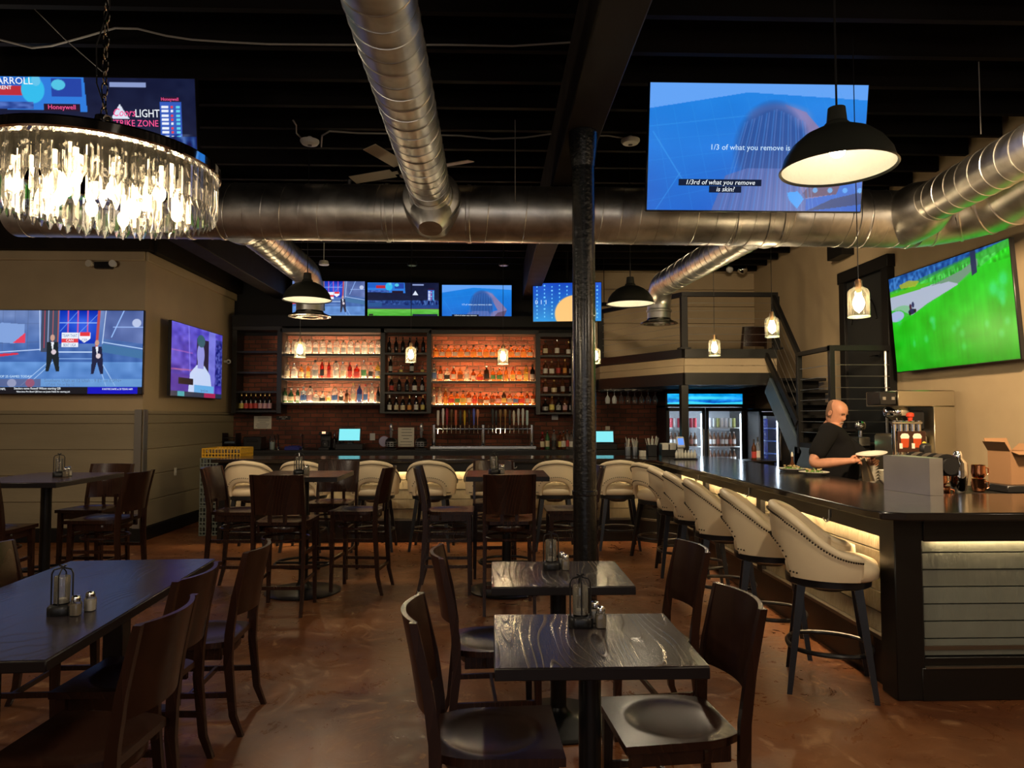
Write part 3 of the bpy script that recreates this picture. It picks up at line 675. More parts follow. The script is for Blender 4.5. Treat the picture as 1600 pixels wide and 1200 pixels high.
hl = [((-1.70, 5.66+.55), 0, 'high chair with its back to the viewer at the left high table'),
      ((-2.28, 6.60), -92, 'high chair at the left side of the left high table, facing right'),
      ((-1.22, 6.62), 84, 'high chair at the right side of the left high table, facing left'),
      ((-1.60, 7.22), 178, 'high chair at the far side of the left high table, facing the viewer'),
      ((.14, 6.20), 1, 'high chair with its back to the viewer at the second high table'),
      ((-.38, 6.58), -90, 'high chair at the left side of the second high table, facing right'),
      ((.72, 6.62), 90, 'high chair at the right side of the second high table, beside the column'),
      ((.03, 7.2), 182, 'high chair at the far side of the second high table, green light on its back'),
      ((-3.80, 5.56), 3, 'high chair cut by the left edge of the frame, back to the viewer, wall table'),
      ((-3.72, 6.80), 176, 'high chair at the far side of the wall table, facing the viewer'),
      ((-3.24, 6.12), 88, 'high chair at the right side of the wall table, before the wall corner')]
for i, ((x, y), r, lab) in enumerate(hl):
    if i in (0, 4): y = y-.22
    place(hchair, i, (x, y, 0), R_(r), lab, HG)

# ================================================================ TABLES
def small_table(loc, w, d, h, topm, label, name='dining_table', base='round', rz=0, high=False):
    t = thing(name, label, 'table', loc, rz)
    MB().use(M_EDGE).box((0, 0, h-.022), (w, d, .04), .003).use(topm).box((0, 0, h-.0005), (w-.006, d-.006, .003)).build('tabletop', None, t)
    MB().cyl((0, 0, .03), (0, 0, h-.045), .042, n=24).box((0, 0, h-.052), (.34, .34, .018), .004).build('pedestal', M_IRON, t)
    if high:
        MB().lathe([(.33, 0), (.335, .012), (.30, .022), (.08, .04), (.05, .09), (.042, .12)], 40).build('base', M_IRON, t)
        n = 32; mb = MB().tube([(.25*math.cos(2*PI*k/n), .25*math.sin(2*PI*k/n), .26) for k in range(n)], .012, 8, close=True)
        for k in range(4): mb.beam((0, 0, .26), (.25*math.cos(k*PI/2), .25*math.sin(k*PI/2), .26), .02, .02)
        mb.build('foot_ring', M_IRON, t)
    else:
        MB().lathe([(.275, 0), (.28, .01), (.26, .02), (.08, .034), (.05, .06), (.042, .08)], 40).build('base', M_IRON, t)
    return t
small_table((.365, 2.67, 0), .71, .63, .76, M_TABLE, 'small square dark oak dining table nearest the viewer, wavy grain catching light')
small_table((.35, 3.76, 0), .70, .60, .76, M_TABLE, 'small square dark oak dining table behind the nearest one, before the iron column')
small_table((-1.70, 6.55, 0), .75, .74, 1.06, M_TABLE3, 'high square pedestal table left of the room centre, before the bar', 'high_table', high=True)
small_table((.14, 6.55, 0), .73, .74, 1.06, M_TABLE3, 'high square pedestal table left of the iron column, before the bar', 'high_table', high=True)
small_table((-3.82, 6.25, 0), .78, 1.05, 1.06, M_TABLE3, 'high pedestal table by the left wall under the wide screen', 'high_table', high=True)
lt = thing('long_table', 'long dark dining table on the left reflecting blue light, chairs along its sides', 'table', (-1.945, 3.315, 0), math.radians(3.1))
MB().use(M_EDGE).box((0, 0, .738), (.80, 1.72, .04), .004).use(M_TABLE2).box((0, 0, .7595), (.792, 1.712, .003)).build('tabletop', None, lt)
for y in (-.55, .55):
    MB().box((0, y, .38), (.10, .10, .68), .004).box((0, y, .705), (.5, .3, .02), .004).build('pedestal', M_IRON, lt)
    MB().prism([(-.28, y-.04), (-.04, y-.04), (-.04, y-.22), (.04, y-.22), (.04, y-.04), (.28, y-.04), (.28, y+.04), (.04, y+.04), (.04, y+.22), (-.04, y+.22), (-.04, y+.04), (-.28, y+.04)], .002, .048).build('base', M_IRON, lt)

# table sets: wire holder with a glass tube, salt and pepper
def make_holder():
    t = thing('candle_holder', '', 'table holder')
    MB().lathe([(.046, 0), (.048, .004), (.048, .03), (.044, .038), (.03, .042), (.03, .03)], 24, sq=4).build('base', M_PLASTIC, t)
    f = MB()
    for s in (-1, 1): f.tube([(s*.04, 0, .03), (s*.04, 0, .165), (s*.032, 0, .182), (0, 0, .190)], .0035, 6)
    f.tube([(0, -.04, .03), (0, -.04, .165), (0, 0, .19)], .003, 6).tube([(0, .04, .03), (0, .04, .165), (0, 0, .19)], .003, 6)
    f.tube([(-.014, 0, .2), (0, 0, .193), (.014, 0, .2)], .004, 6)
    f.build('wire_frame', M_PLASTIC, t)
    MB().lathe([(.0285, .045), (.030, .05), (.030, .152), (.0285, .155), (.0265, .152), (.0265, .052)], 28).build('glass_tube', thin_glass('tube_glass', (.97, .97, .96), .03, 1.6, haze=.10, hcol=(.9, .85, .75)), t)
    MB().lathe([(.025, .046), (.025, .062), (.001, .063)], 20).build('filling', M_PAPER, t)
    return t
def make_shaker(fill, fm):
    t = thing('shaker', '', 'shaker')
    MB().lathe([(.018, 0), (.0205, .003), (.0205, .05), (.016, .06)], 20, sq=5).build('jar', thin_glass('shaker_glass', (.97, .97, .96), .03, 1.4, haze=.08, hcol=(.9, .85, .75)), t)
    MB().lathe([(.0165, .003), (.0165, fill)], 16, sq=5).build('contents', fm, t)
    MB().lathe([(.0175, .058), (.0185, .062), (.0185, .072), (.014, .082), (.001, .084)], 20).build('cap', M_CHROME, t)
    return t
holder = make_holder(); salt = make_shaker(.047, mat('salt', (.75, .70, .62), .8)); pepper = make_shaker(.044, mat('pepper', (.30, .24, .17), .9))
TW = ['on the nearest small table', 'on the second small table', 'on the long left table', 'on the left high table', 'on the second high table', 'on the wall table']
hs = [at(907, 985, 2.82), at(861, 900, 3.86), at(97, 925, 3.05), at(467, 741, 6.5), at(772, 741, 6.5), at(92, 743, 6.3)]
hz = [.761, .761, .761, 1.061, 1.061, 1.061]
for i, p in enumerate(hs):
    place(holder, i, (p.x, p.y, hz[i]), .1*i, 'black wire holder round a clear glass tube '+TW[i], 'wire holders on the tables')
    dx = .075
    place(pepper if i != 1 else pepper, i, (p.x+dx, p.y-.03, hz[i]), 0, 'glass pepper shaker with a steel cap '+TW[i], 'pepper shakers on the tables')
    place(salt, i, (p.x+dx+(-.012 if i != 2 else .02), p.y+.04, hz[i]), 0, 'glass salt shaker with a steel cap '+TW[i], 'salt shakers on the tables')

# ================================================================ LAMPS
def cord_to_ceiling(o, z0, pz):
    for c2 in o.children:
        if c2.name.startswith('cord'):
            c2.location = (0, 0, z0); c2.scale = (1, 1, ZC-.001-pz-z0)
def make_dome():
    t = thing('pendant_lamp', '', 'pendant lamp')
    R = .235
    out = [(.028, .265), (.036, .262), (.042, .20), (.052, .19), (.055, .175), (.09, .165), (.14, .14), (.185, .10), (.218, .05), (.232, .0), (.240, -.004)]
    MB().lathe(out+[(.236, -.010), (.228, .0)], 48, caps=False).build('shade', M_DOME, t)
    MB().lathe([(.2285, .0), (.214, .047), (.181, .096), (.137, .135), (.088, .159), (.03, .166), (.001, .166)], 48, caps=False).build('reflector', M_DOMEIN, t)
    MB().lathe([(.016, .165), (.018, .12), (.015, .11), (.001, .11)], 16).build('socket', M_WHITE, t)
    MB().ball((0, 0, .078), .034, 16).build('bulb', emis('dome_bulb', (1, .86, .62), 70), t)
    MB().cyl((0, 0, 0), (0, 0, 1), .005, n=6).build('cord', M_PLASTIC, t)
    return t
dome = make_dome()
dl = [(at(1309, 262, 2.98), 'large dark dome pendant lamp in front of the big blue screen, upper right'),
      (at(480, 468, 7.0), 'dark dome pendant lamp over the left high table, covering the duct outlet'),
      (at(985, 474, 7.0), 'dark dome pendant lamp right of the iron column')]
for i, (p, lab) in enumerate(dl):
    o = place(dome, i, p, 0, lab, 'dome pendant lamps')
    lamp('dome_lamp_light', 'SPOT', (p.x, p.y, p.z+.03), 55, (1, .82, .56), .05, cone=2.6, blend=.5)
    cord_to_ceiling(o, .26, p.z)
def make_bottle_lamp():
    t = thing('bottle_pendant_lamp', '', 'pendant lamp')
    MB().lathe([(.066, -.215), (.070, -.21), (.070, -.05), (.060, -.025), (.028, -.005), (.024, .03), (.026, .035)], 32, caps=False).build('glass_shade', M_SHADEGL, t)
    MB().lathe([(.068, -.216), (.073, -.212), (.070, -.206)], 32).build('shade_rim', thin_glass('rim_glass', (.8, .85, .8), .1, 2, haze=.4, hcol=(.8, .85, .7)), t)
    MB().lathe([(.016, .045), (.019, .03), (.019, -.03), (.014, -.05)], 16).build('socket', mat('brass_socket', (.72, .42, .2), .3, .8), t)
    MB().lathe([(.012, -.05), (.020, -.065), (.034, -.10), (.036, -.125), (.026, -.155), (.001, -.172)], 20).build('bulb', M_BULB, t)
    MB().cyl((0, 0, 0), (0, 0, 1), .0035, n=6).build('cord', M_PLASTIC, t)
    return t
bl = make_bottle_lamp()
gl = [(469, 9.35), (642, 9.35), (786, 9.35), (930, 9.35), (1116, 8.6), (1206, 7.1), (1341, 4.75)]
gy = [(533), (541), (544), (543), (529), (494), (447)]
gn = ['bottle-shaped glass pendant in front of the left lit shelves', 'bottle-shaped glass pendant in front of the dark wine shelf', 'bottle-shaped glass pendant in front of the amber whiskey shelves', 'bottle-shaped glass pendant peeking out right of the iron column',
      'bottle-shaped glass pendant before the mezzanine above the coolers', 'bottle-shaped glass pendant beside the stair railing, second nearest', 'nearest bottle-shaped glass pendant, beside the dark door']
for i, ((px, Y), py) in enumerate(zip(gl, gy)):
    p = at(px, py, Y)
    cord_to_ceiling(place(bl, i, p, 0, gn[i], 'bottle-shaped glass pendants over the bar'), .04, p.z)
# crystal drum chandelier
CC = at(160, 262, 2.70); RD = .40
ch = thing('chandelier', 'round crystal drum chandelier glowing over the long left table, hung on a chain', 'chandelier', (CC.x, CC.y, CC.z-.124))
MB().lathe([(RD+.012, .115), (RD+.018, .12), (RD+.018, .15), (RD+.01, .158), (RD-.03, .158), (RD-.03, .145), (RD-.02, .115)], 72).build('top_ring', M_CHROME, ch)
MB().lathe([(RD-.09, .118), (RD-.085, .138), (RD-.12, .138), (RD-.12, .118)], 72).build('inner_ring', M_CHROME, ch)
ar = MB()
for k in range(4):
    a = k*PI/2+.4; ar.cyl((0, 0, .15), (RD*math.cos(a), RD*math.sin(a), .15), .008, n=8)
ar.cyl((0, 0, .10), (0, 0, .3), .012, n=12).lathe([(.03, .28), (.035, .29), (.03, .32), (.005, .33)], 20).build('spider_arm', M_CHROME, ch)
CRY = mat('crystal', (1, 1, 1), .03, trans=1, ior=1.5)
n_ = CRY.node_tree; _p = n_.nodes['Principled BSDF']; _t = n_.nodes.new('ShaderNodeBsdfTranslucent'); _t.inputs[0].default_value = (1, .95, .85, 1); _x = n_.nodes.new('ShaderNodeMixShader'); _x.inputs[0].default_value = .035; _y = n_.nodes.new('ShaderNodeBsdfTransparent'); _z = n_.nodes.new('ShaderNodeMixShader'); _z.inputs[0].default_value = .3
n_.links.new(_p.outputs[0], _x.inputs[1]); n_.links.new(_t.outputs[0], _x.inputs[2]); n_.links.new(_x.outputs[0], _z.inputs[1]); n_.links.new(_y.outputs[0], _z.inputs[2]); n_.links.new(_z.outputs[0], n_.nodes['Material Output'].inputs[0])
def prism_(L, wd, dp):
    b = MB(); r = [(-wd/2, 0), (-wd*.28, -dp/2), (wd*.28, -dp/2), (wd/2, 0), (wd*.28, dp/2), (-wd*.28, dp/2)]
    rings = [[Vector((x*s, y*s, z)) for x, y in r] for z, s in ((0, .45), (-.012, 1), (-L+.03, 1), (-L, .15))]
    b.loft(rings); return b
p0 = prism_(.165, .034, .018).build('crystal_prism', CRY, ch, smooth=False); p1 = prism_(.14, .036, .018).build('crystal_prism', CRY, ch, smooth=False)
def ring_prisms(proto, n, r, z, off=0):
    for k in range(n):
        o = proto if k == 0 else proto.copy()
        if k: COL.objects.link(o); o.parent = ch
        a = 2*PI*k/n+off; o.location = (r*math.cos(a), r*math.sin(a), z); o.rotation_euler = (0, 0, a+PI/2)
ring_prisms(p0, 72, RD, .115); ring_prisms(p1, 28, RD-.10, .06)
mb = MB()
for k in range(62):
    q_ = k < 32; a = 2*PI*k/32 if q_ else 2*PI*k/30; r_ = RD-.05 if q_ else .2; mb.T = Matrix.Translation((r_*math.cos(a), r_*math.sin(a), .09 if q_ else .04)) @ Matrix.Rotation(a+PI/2, 4, 'Z')
    pr = prism_(.12, .026, .016); mb.add(pr.v, pr.f)
tag(mb.build('inner_crystal_row', CRY, ch, smooth=False), kind='stuff')
for k in range(12):
    a = 2*PI*k/12+.2; r_ = .27 if k % 2 else .15
    MB().ball((r_*math.cos(a), r_*math.sin(a), -.0), .022, 12, (1, 1, 1.5)).cyl((r_*math.cos(a), r_*math.sin(a), .03), (r_*math.cos(a), r_*math.sin(a), .1), .01, n=8).build('bulb', emis('chandelier_bulb', (1, .72, .38), 34), ch)
cn = MB()
for k in range(32):
    z = .33+k*.048; a = (k % 2)*PI/2
    cn.tube([(.011*math.cos(q)*math.cos(a), .011*math.cos(q)*math.sin(a), z+.03*math.sin(q)) for q in [2*PI*i/12 for i in range(12)]], .0032, 6, close=True)
cn.build('chain', M_CHROME, ch)
MB().tube([(.012, 0, .33), (-.03, 0, .45), (-.035, 0, .6), (.01, 0, .75), (.012, .0, 1.6)], .003, 6).build('cord', M_PLASTIC, ch)
lamp('chandelier_light', 'POINT', (CC.x, CC.y, CC.z-.26), 28, (1, .78, .48), .2)
# ================================================================ SCREENS
class Pic:
    def __init__(s, w=224, h=126, bg=(0, 0, 0)):
        s.w, s.h = w, h; s.u, s.v = np.meshgrid((np.arange(w)+.5)/w, (np.arange(h)+.5)/h); s.a = np.zeros((h, w, 3)); s.a[:] = s.c(bg); s.rng = np.random.RandomState(3)
    def c(s, c): return np.array([int(c[i:i+2], 16)/255 for i in (0, 2, 4)]) if isinstance(c, str) else np.array(c)
    def mask(s, m, c, a=1): m = (np.clip(m, 0, 1)*a)[..., None]; s.a = s.a*(1-m)+s.c(c)*m; return s
    def rect(s, x0, y0, x1, y1, c, a=1): return s.mask(((s.u >= x0)&(s.u <= x1)&(s.v >= y0)&(s.v <= y1)).astype(float), c, a)
    def ell(s, cx, cy, rx, ry, c, a=1, soft=.08): d = np.sqrt(((s.u-cx)/rx)**2+((s.v-cy)/ry)**2); return s.mask((1-d)/soft+.5, c, a)
    def line(s, x0, y0, x1, y1, w, c, a=1):
        X, Y = s.u*1.78, s.v; x0 *= 1.78; x1 *= 1.78; dx, dy = x1-x0, y1-y0; t = np.clip(((X-x0)*dx+(Y-y0)*dy)/(dx*dx+dy*dy), 0, 1)
        return s.mask((w-np.hypot(X-x0-t*dx, Y-y0-t*dy))/.006+.5, c, a)
    def poly(s, P, c, a=1):
        ins = np.zeros_like(s.u, bool); n = len(P)
        for i in range(n):
            x0, y0 = P[i]; x1, y1 = P[i-1]
            if y0 == y1: continue
            k = ((y0 > s.v) != (y1 > s.v)) & (s.u < (x1-x0)*(s.v-y0)/(y1-y0)+x0); ins ^= k
        return s.mask(ins.astype(float), c, a)
    def noise(s, nx, ny, amp, y0=0, y1=1, x0=0, x1=1):
        g = s.rng.rand(ny+2, nx+2); X = s.u*nx; Y = s.v*ny; i = X.astype(int); j = Y.astype(int); fx = X-i; fy = Y-j
        n = (g[j, i]*(1-fx)+g[j, i+1]*fx)*(1-fy)+(g[j+1, i]*(1-fx)+g[j+1, i+1]*fx)*fy
        m = ((s.v >= y0)&(s.v <= y1)&(s.u >= x0)&(s.u <= x1))[..., None]; s.a = np.where(m, s.a+(n[..., None]-.5)*amp, s.a); return s
    def grad(s, c0, c1, y0=0, y1=1): t = np.clip((s.v-y0)/(y1-y0), 0, 1)[..., None]; m = ((s.v >= y0)&(s.v <= y1))[..., None]; s.a = np.where(m, s.c(c0)*(1-t)+s.c(c1)*t, s.a); return s
def pic_shower():
    p = Pic(300, 168).grad('0560c8', '1c84e2'); p.noise(8, 6, .06)
    p.poly([(0, 1), (1, 1), (1, .88), (.45, .93), (0, .80)], '5f9ff0')
    p.mask(1-np.abs(p.v-.92-.0*p.u)/.05, '3b74c8', .0)
    for k in range(11): p.line(.02+.085*k, .84+.01*k, .12+.10*k, -.05, .002, '3f96e4', .4)
    for k in range(4): p.line(0, .55-.16*k, .45, .62-.13*k, .002, '3a90e0', .4)
    p.line(0, .66, .5, .76, .002, '4aa2ea', .6); p.line(.02, .62, .16, .25, .003, '57aef0', .6); p.line(.04, .0, .15, .3, .003, '57aef0', .5)
    p.poly([(.62, .84), (.72, .78), (.86, .52), (.93, .38), (.88, .14), (.74, .10), (.66, .12), (.68, .3), (.80, .36), (.74, .55)], '7d76a8')
    p.poly([(.70, .1), (.88, .14), (.93, .36), (.80, .30)], '5c4c70')
    p.ell(.57, .48, .165, .36, '1c4f9c', 1, .25); p.ell(.60, .74, .13, .10, '8a86c0', .7, .5); p.ell(.57, .50, .14, .33, '1a4a94', .9, .3)
    p.poly([(.30, 0), (.36, .28), (.46, .34), (.66, .34), (.74, .1), (.74, 0)], '5468ac', .9)
    for k in range(26):
        x = .44+.011*k; p.line(x, .80-abs(k-13)*.008, .33+.018*k, -.05, .0035 if k % 3 else .006, ['3f7fd0', '6f8fd8', '1d57a8'][k % 3], .55)
    p.poly([(.74, 0), (1, .06), (1, .16), (.86, .1)], '12386c', .8)
    p.poly([(.66, .09), (.70, .02), (.73, .10), (.70, .16), (.65, .15)], '2f9af0')
    for k in range(4): p.ell(.78+.07*k, .17-.0*k, .012, .02, '58b0f4', .8)
    return p
def pic_studio():
    p = Pic(300, 168).grad('3a62a8', '6f86ba', .38, 1).grad('3f6cb4', '5f8fd0', 0, .38)
    p.noise(24, 14, .12)
    for x in (.07, .15, .235): p.line(x, 1, x, .5, .002, '4a5c84', .8)
    p.line(0, .84, .31, .84, .002, '4a5c84', .8); p.line(0, .6, .31, .62, .002, '4a5c84', .8)
    p.poly([(0, .62), (0, .78), (.06, .85), (.215, .83), (.215, .66), (.15, .60)], '7f9fd8'); p.poly([(.14, .61), (.22, .73), (.22, .61)], 'e0405c')
    p.line(.31, 1, .32, .52, .005, 'c8dcff'); p.line(0, .49, .32, .53, .005, 'c8dcff'); p.poly([(0, .43), (0, .47), (.17, .49), (.18, .47)], 'd03048')
    p.rect(.325, .5, .44, 1, '3e4860'); 
    for x, c in ((.345, 'c84050'), (.37, 'b8d0ff'), (.40, 'd06060'), (.435, 'e05a50')): p.line(x, 1, x, .55, .004, c)
    p.rect(.445, .60, .70, 1, '1440c0'); p.noise(10, 8, .3, .6, 1, .445, .70)
    for x in (.50, .565, .63): p.line(x, 1, x, .72, .008, 'd05898')
    p.line(.445, .85, .70, .85, .004, 'b8d8ff'); p.line(.45, .75, .56, .98, .004, '80b0ff', .7); p.line(.56, .7, .70, .96, .003, 'a0c8ff', .7)
    p.line(.705, 1, .69, .5, .016, 'b84850'); p.line(.445, .5, .69, .5, .006, 'c8e0ff'); p.line(.445, .42, .68, .42, .004, '90b8f0')
    p.rect(.46, .56, .57, .73, 'e8eef8'); p.rect(.46, .615, .57, .66, 'e04048'); p.poly([(.575, .73), (.65, .73), (.65, .66), (.61, .61), (.575, .66)], 'f0f0f8'); p.rect(.58, .69, .645, .74, 'e03840')
    p.poly([(.74, 1), (1, 1), (1, .6), (.74, .66)], '5a6ea8'); p.noise(14, 10, .2, .6, 1, .74, 1); p.line(.87, 1, .79, .68, .006, '9cc4ff'); p.line(.75, 1, .73, .6, .004, 'd8e8ff')
    p.line(.80, .80, 1, .80, .004, 'a8c8ff'); p.line(.73, .62, 1, .54, .005, 'c0dcff'); p.poly([(.73, .60), (1, .52), (1, .42), (.73, .50)], '4070a0'); p.ell(.955, .85, .03, .05, 'dfe8ff', .7)
    for a, b in ((.30, .40), (.34, .43)): p.line(a-.10, .1, b, .42, .004, 'c0dcff', .8)
    for a, b in ((.76, .70), (.82, .72)): p.line(a, .1, b, .40, .004, 'c0dcff', .8)
    for x, y, s, c in ((.40, .30, 1, '182228'), (.695, .27, .92, '1c2040')):
        p.poly([(x-.035*s, y+.32*s), (x+.035*s, y+.32*s), (x+.045*s, y+.14*s), (x+.05*s, y-.03), (x+.028*s, y-.03), (x+.002, y+.12*s), (x-.02*s, y-.03), (x-.04*s, y-.03), (x-.035*s, y+.14*s)], c)
        p.ell(x, y+.37*s, .015*s, .038*s, 'c89a88'); p.poly([(x-.01, y+.32*s), (x+.01, y+.32*s), (x+.003, y+.2*s)], 'e8ecf4'); p.ell(x+.01, y+.2*s, .016, .03, 'd8c8d0')
    p.rect(.06, .02+.07, .33, .18, '5a5c80', .7); p.ell(.14, .13, .03, .05, 'b8b8d0', .6); p.ell(.26, .13, .03, .05, 'a05068', .8); p.rect(.33, .09, 1, .18, '7fb0e0', .55)
    p.rect(0, 0, 1, .085, '14141c'); p.rect(.64, 0, .97, .085, '1010b8')
    return p
def pic_ball():
    p = Pic(300, 168, '0a1436'); p.noise(30, 20, .05)
    p.poly([(0, 1), (.52, 1), (.53, .74), (0, .76)], '2a78d8'); p.rect(0, .87, .28, .99, '1c5cc0'); p.rect(.12, .86, .26, .93, 'b82838'); p.ell(.30, .90, .05, .10, '30b8e8'); p.ell(.315, .97, .02, .04, '60c0e8')
    p.rect(.38, .85, .51, .99, '2040a0'); p.ell(.41, .94, .03, .04, '50c0e0'); p.rect(0, .755, .30, .81, '3050a0'); p.noise(50, 60, .3, .755, .81, 0, .3); p.rect(.345, .745, .50, .80, '200c28')
    p.rect(.63, .93, .785, .965, '8898c8'); p.poly([(.63, .69), (.67, .80), (.71, .69)], 'd8dff0'); p.rect(.845, .52, .937, .82, '3058b8'); p.rect(.85, .825, .93, .86, '300c28')
    for k in range(8): p.rect(.85, .55+k*.032, .88, .568+k*.032, 'e8eefa'); p.rect(.89, .55+k*.032, .90, .568+k*.032, 'e04048' if k % 3 else 'e8eefa'); p.rect(.912, .55+k*.032, .93, .568+k*.032, '60d0e8')
    p.rect(0, .35, 1, .56, '1a3c80'); p.noise(60, 30, .35, .44, .56); p.rect(.0, .40, .2, .50, '20508c'); p.noise(70, 12, .5, .46, .58, .7, 1); p.rect(0, .33, 1, .36, '5a4048')
    p.grad('3aa028', '62c048', .07, .34); p.noise(16, 40, .10, .07, .34); p.rect(0, 0, 1, .07, '0a0e28'); p.rect(.63, .08, .98, .22, '10183a'); p.rect(.02, .18, .08, .22, '181818')
    p.rect(.11, .045, .17, .068, 'd02848')
    return p
def pic_binary():
    p = Pic(200, 112).grad('1090d8', '1048c0'); p.noise(6, 3, .1)
    for i in range(9):
        for j in range(9): p.ell(.06+.11*i, .1+.1*j+(i % 2)*.03, .008 if (i+j) % 3 else .014, .022, '80d8ff', .9)
    p.ell(.62, .2, .30, .48, 'ffc478'); return p
def pic_golf():
    p = Pic(300, 168).grad('00a808', '0ccc10'); p.noise(20, 12, .10); p.noise(9, 6, .08); p.noise(70, 6, .05)
    tv = lambda u: .52+.42*u
    p.poly([(0, .52), (.30, .60), (.62, .74), (1, .95), (1, 1), (0, 1)], '30b838')
    p.poly([(0, .86), (.25, .86), (1, 1.0), (1, 1), (0, 1)], '1858a0'); p.noise(70, 34, .38, .84, 1); p.poly([(0, .86), (1, 1), (1, .93), (.5, .88), (0, .84)], '2c9a30', .6)
    p.poly([(0, .66), (.0, .80), (.3, .80), (.58, .82), (.62, .74), (.35, .64), (.2, .56), (.15, .60), (.1, .64)], 'a8b4c8'); p.poly([(.0, .80), (.3, .80), (.42, .83), (.3, .85), (0, .83)], '48b818'); p.poly([(.12, .86), (.26, .84), (.30, .88), (.2, .92), (.1, .90)], 'b0b028', .8)
    p.poly([(.40, .80), (.66, .86), (.78, .92), (.78, .86), (.62, .75), (.55, .79)], '6a9078')
    for k in range(16): x = .42+.022*k; p.line(x, .80+.006*k, x, .86+.004*k, .003, '304838', .7)
    p.poly([(.73, .78), (.77, .80), (.77, 1), (.73, 1)], '182850'); p.ell(.05, .585, .075, .055, 'a0b0d8'); p.ell(.10, .6, .12, .085, '30c028', .35); p.ell(.05, .585, .075, .055, 'a0b0d8')
    p.ell(.205, .60, .035, .028, '101c50'); p.ell(.195, .65, .012, .03, '401838'); p.ell(.22, .665, .012, .03, '182858'); p.ell(.185, .585, .012, .02, '080c18'); p.ell(.235, .60, .012, .02, '080c18')
    for k in range(14):
        x, y = p.rng.rand()*.95, .1+p.rng.rand()*.45; p.ell(x, y, .012+.01*p.rng.rand(), .035, '40d8a0', .4, 1)
    for x, y in ((.87, .62), (.94, .68), (.92, .55)): p.ell(x, y, .03, .06, '30e8b0', .5, 1)
    return p
def pic_talk():
    p = Pic(200, 112).grad('38289c', '5a50c8'); p.noise(14, 20, .25); p.rect(.0, .0, .40, .3, '503090', .6); p.line(0, .36, .4, .38, .01, 'd86880', .6); p.line(0, .62, .38, .62, .008, 'd070b0', .6)
    p.rect(.46, .1, .70, .85, '181430'); p.rect(.70, 0, .84, 1, '8088e0', .7); p.line(.3, 1, .34, .3, .02, '8a88e8', .6); p.rect(.85, .2, 1, .9, '303890'); p.noise(40, 40, .4, .2, .9, .85, 1)
    p.poly([(.30, 0), (.34, .34), (.46, .46), (.62, .46), (.74, .34), (.80, 0)], 'c0d0f0'); p.ell(.54, .62, .075, .17, '8c90d8'); p.ell(.545, .82, .08, .09, '285868'); p.rect(.48, .42, .60, .52, '8c90d8')
    p.rect(.42, .07, .82, .18, '60a8e0'); p.rect(.13, .17, .40, .26, '0c0c18'); p.rect(0, 0, 1, .07, '1c2c44'); p.rect(.62, .0, .86, .07, 'a02050'); p.rect(.12, 0, .24, .07, '40a0a8')
    return p
SCR = {}
def screen_mesh(key, pic, gain=1.0):
    if key in SCR: return SCR[key]
    h, w_ = pic.h, pic.w; a = np.clip(pic.a, 0, 1); lina = np.where(a <= .04045, a/12.92, ((a+.055)/1.055)**2.4)*gain
    me = bpy.data.meshes.new('screen_'+key); X = (pic.u-.5)*w_/(w_-1); X = np.linspace(-.5, .5, w_)[None, :].repeat(h, 0); Z = (np.linspace(-.5, .5, h)*9/16)[:, None].repeat(w_, 1)
    co = np.stack([X, np.zeros_like(X), Z], -1).reshape(-1, 3).astype(np.float32)
    i = np.arange(h*w_).reshape(h, w_); q = np.stack([i[:-1, :-1], i[:-1, 1:], i[1:, 1:], i[1:, :-1]], -1).reshape(-1)
    nf = (h-1)*(w_-1); me.vertices.add(h*w_); me.vertices.foreach_set('co', co.ravel()); me.loops.add(nf*4); me.loops.foreach_set('vertex_index', q.astype(np.int32))
    me.polygons.add(nf); me.polygons.foreach_set('loop_start', np.arange(0, nf*4, 4, dtype=np.int32)); me.update(calc_edges=True)
    at_ = me.color_attributes.new('picture', 'FLOAT_COLOR', 'POINT'); c4 = np.ones((h*w_, 4), np.float32); c4[:, :3] = lina.reshape(-1, 3); at_.data.foreach_set('color', c4.ravel())
    m = bpy.data.materials.new('screen_'+key); m.use_nodes = True; N = m.node_tree.nodes; L = m.node_tree.links
    b = N['Principled BSDF']; b.inputs['Base Color'].default_value = (.01, .01, .01, 1); b.inputs['Roughness'].default_value = .3
    at2 = N.new('ShaderNodeAttribute'); at2.attribute_name = 'picture'; L.new(at2.outputs['Color'], b.inputs['Emission Color']); b.inputs['Emission Strength'].default_value = 1.05
    me.materials.append(m); SCR[key] = me; return me
TXW = emis('caption_white', (.9, .95, 1), 1); TXK = emis('caption_black', (.01, .015, .04), 1); TXR = emis('caption_red', (.95, .1, .3), 1); TXD = emis('caption_dark', (.12, .22, .42), 1); TXB = emis('caption_pale', (.6, .8, 1), 1)
def tv(loc, W, rz, tilt, key, pic, label, mount='wall', texts=(), back=.08):
    t = thing('television', label, 'television', loc, rz); H = W*9/16
    t.rotation_euler = (tilt, 0, rz)
    MB().box((0, .027, 0), (W+.018, .045, H+.018), .005).box((0, .05, -.05), (W*.6, .03, H*.6), .01).build('housing', M_PLASTIC, t)
    me = screen_mesh(key, pic); o = bpy.data.objects.new('screen', me); COL.objects.link(o); o.parent = t; o.location = (0, .0025, 0); o.scale = (W, 1, W)
    b = MB().box((0, .07, 0), (.3, .02, .3), .004)
    R = Matrix.Rotation(-tilt, 4, 'X')
    if mount == 'wall': b.box((0, .065+back/2, 0), (.1, back, .1))
    else: b.T = R; b.cyl((0, .10, 0), (0, .10, mount), .022, n=12).box((0, .09, 0), (.12, .05, .1)); b.T = None
    b.build('mount', M_BLACKP, t)
    for (s, size, u, v, m, bg, sx, sh) in texts:
        x = (u-.5)*W; z = (v-.5)*H
        if bg: MB().box((x, -.001, z), (bg[0]*W, .001, bg[1]*H)).build('caption_box', TXK, t)
        text('caption', s, size*H, m, t, (x, -.002, z), sx=sx, shear=sh)
    return t
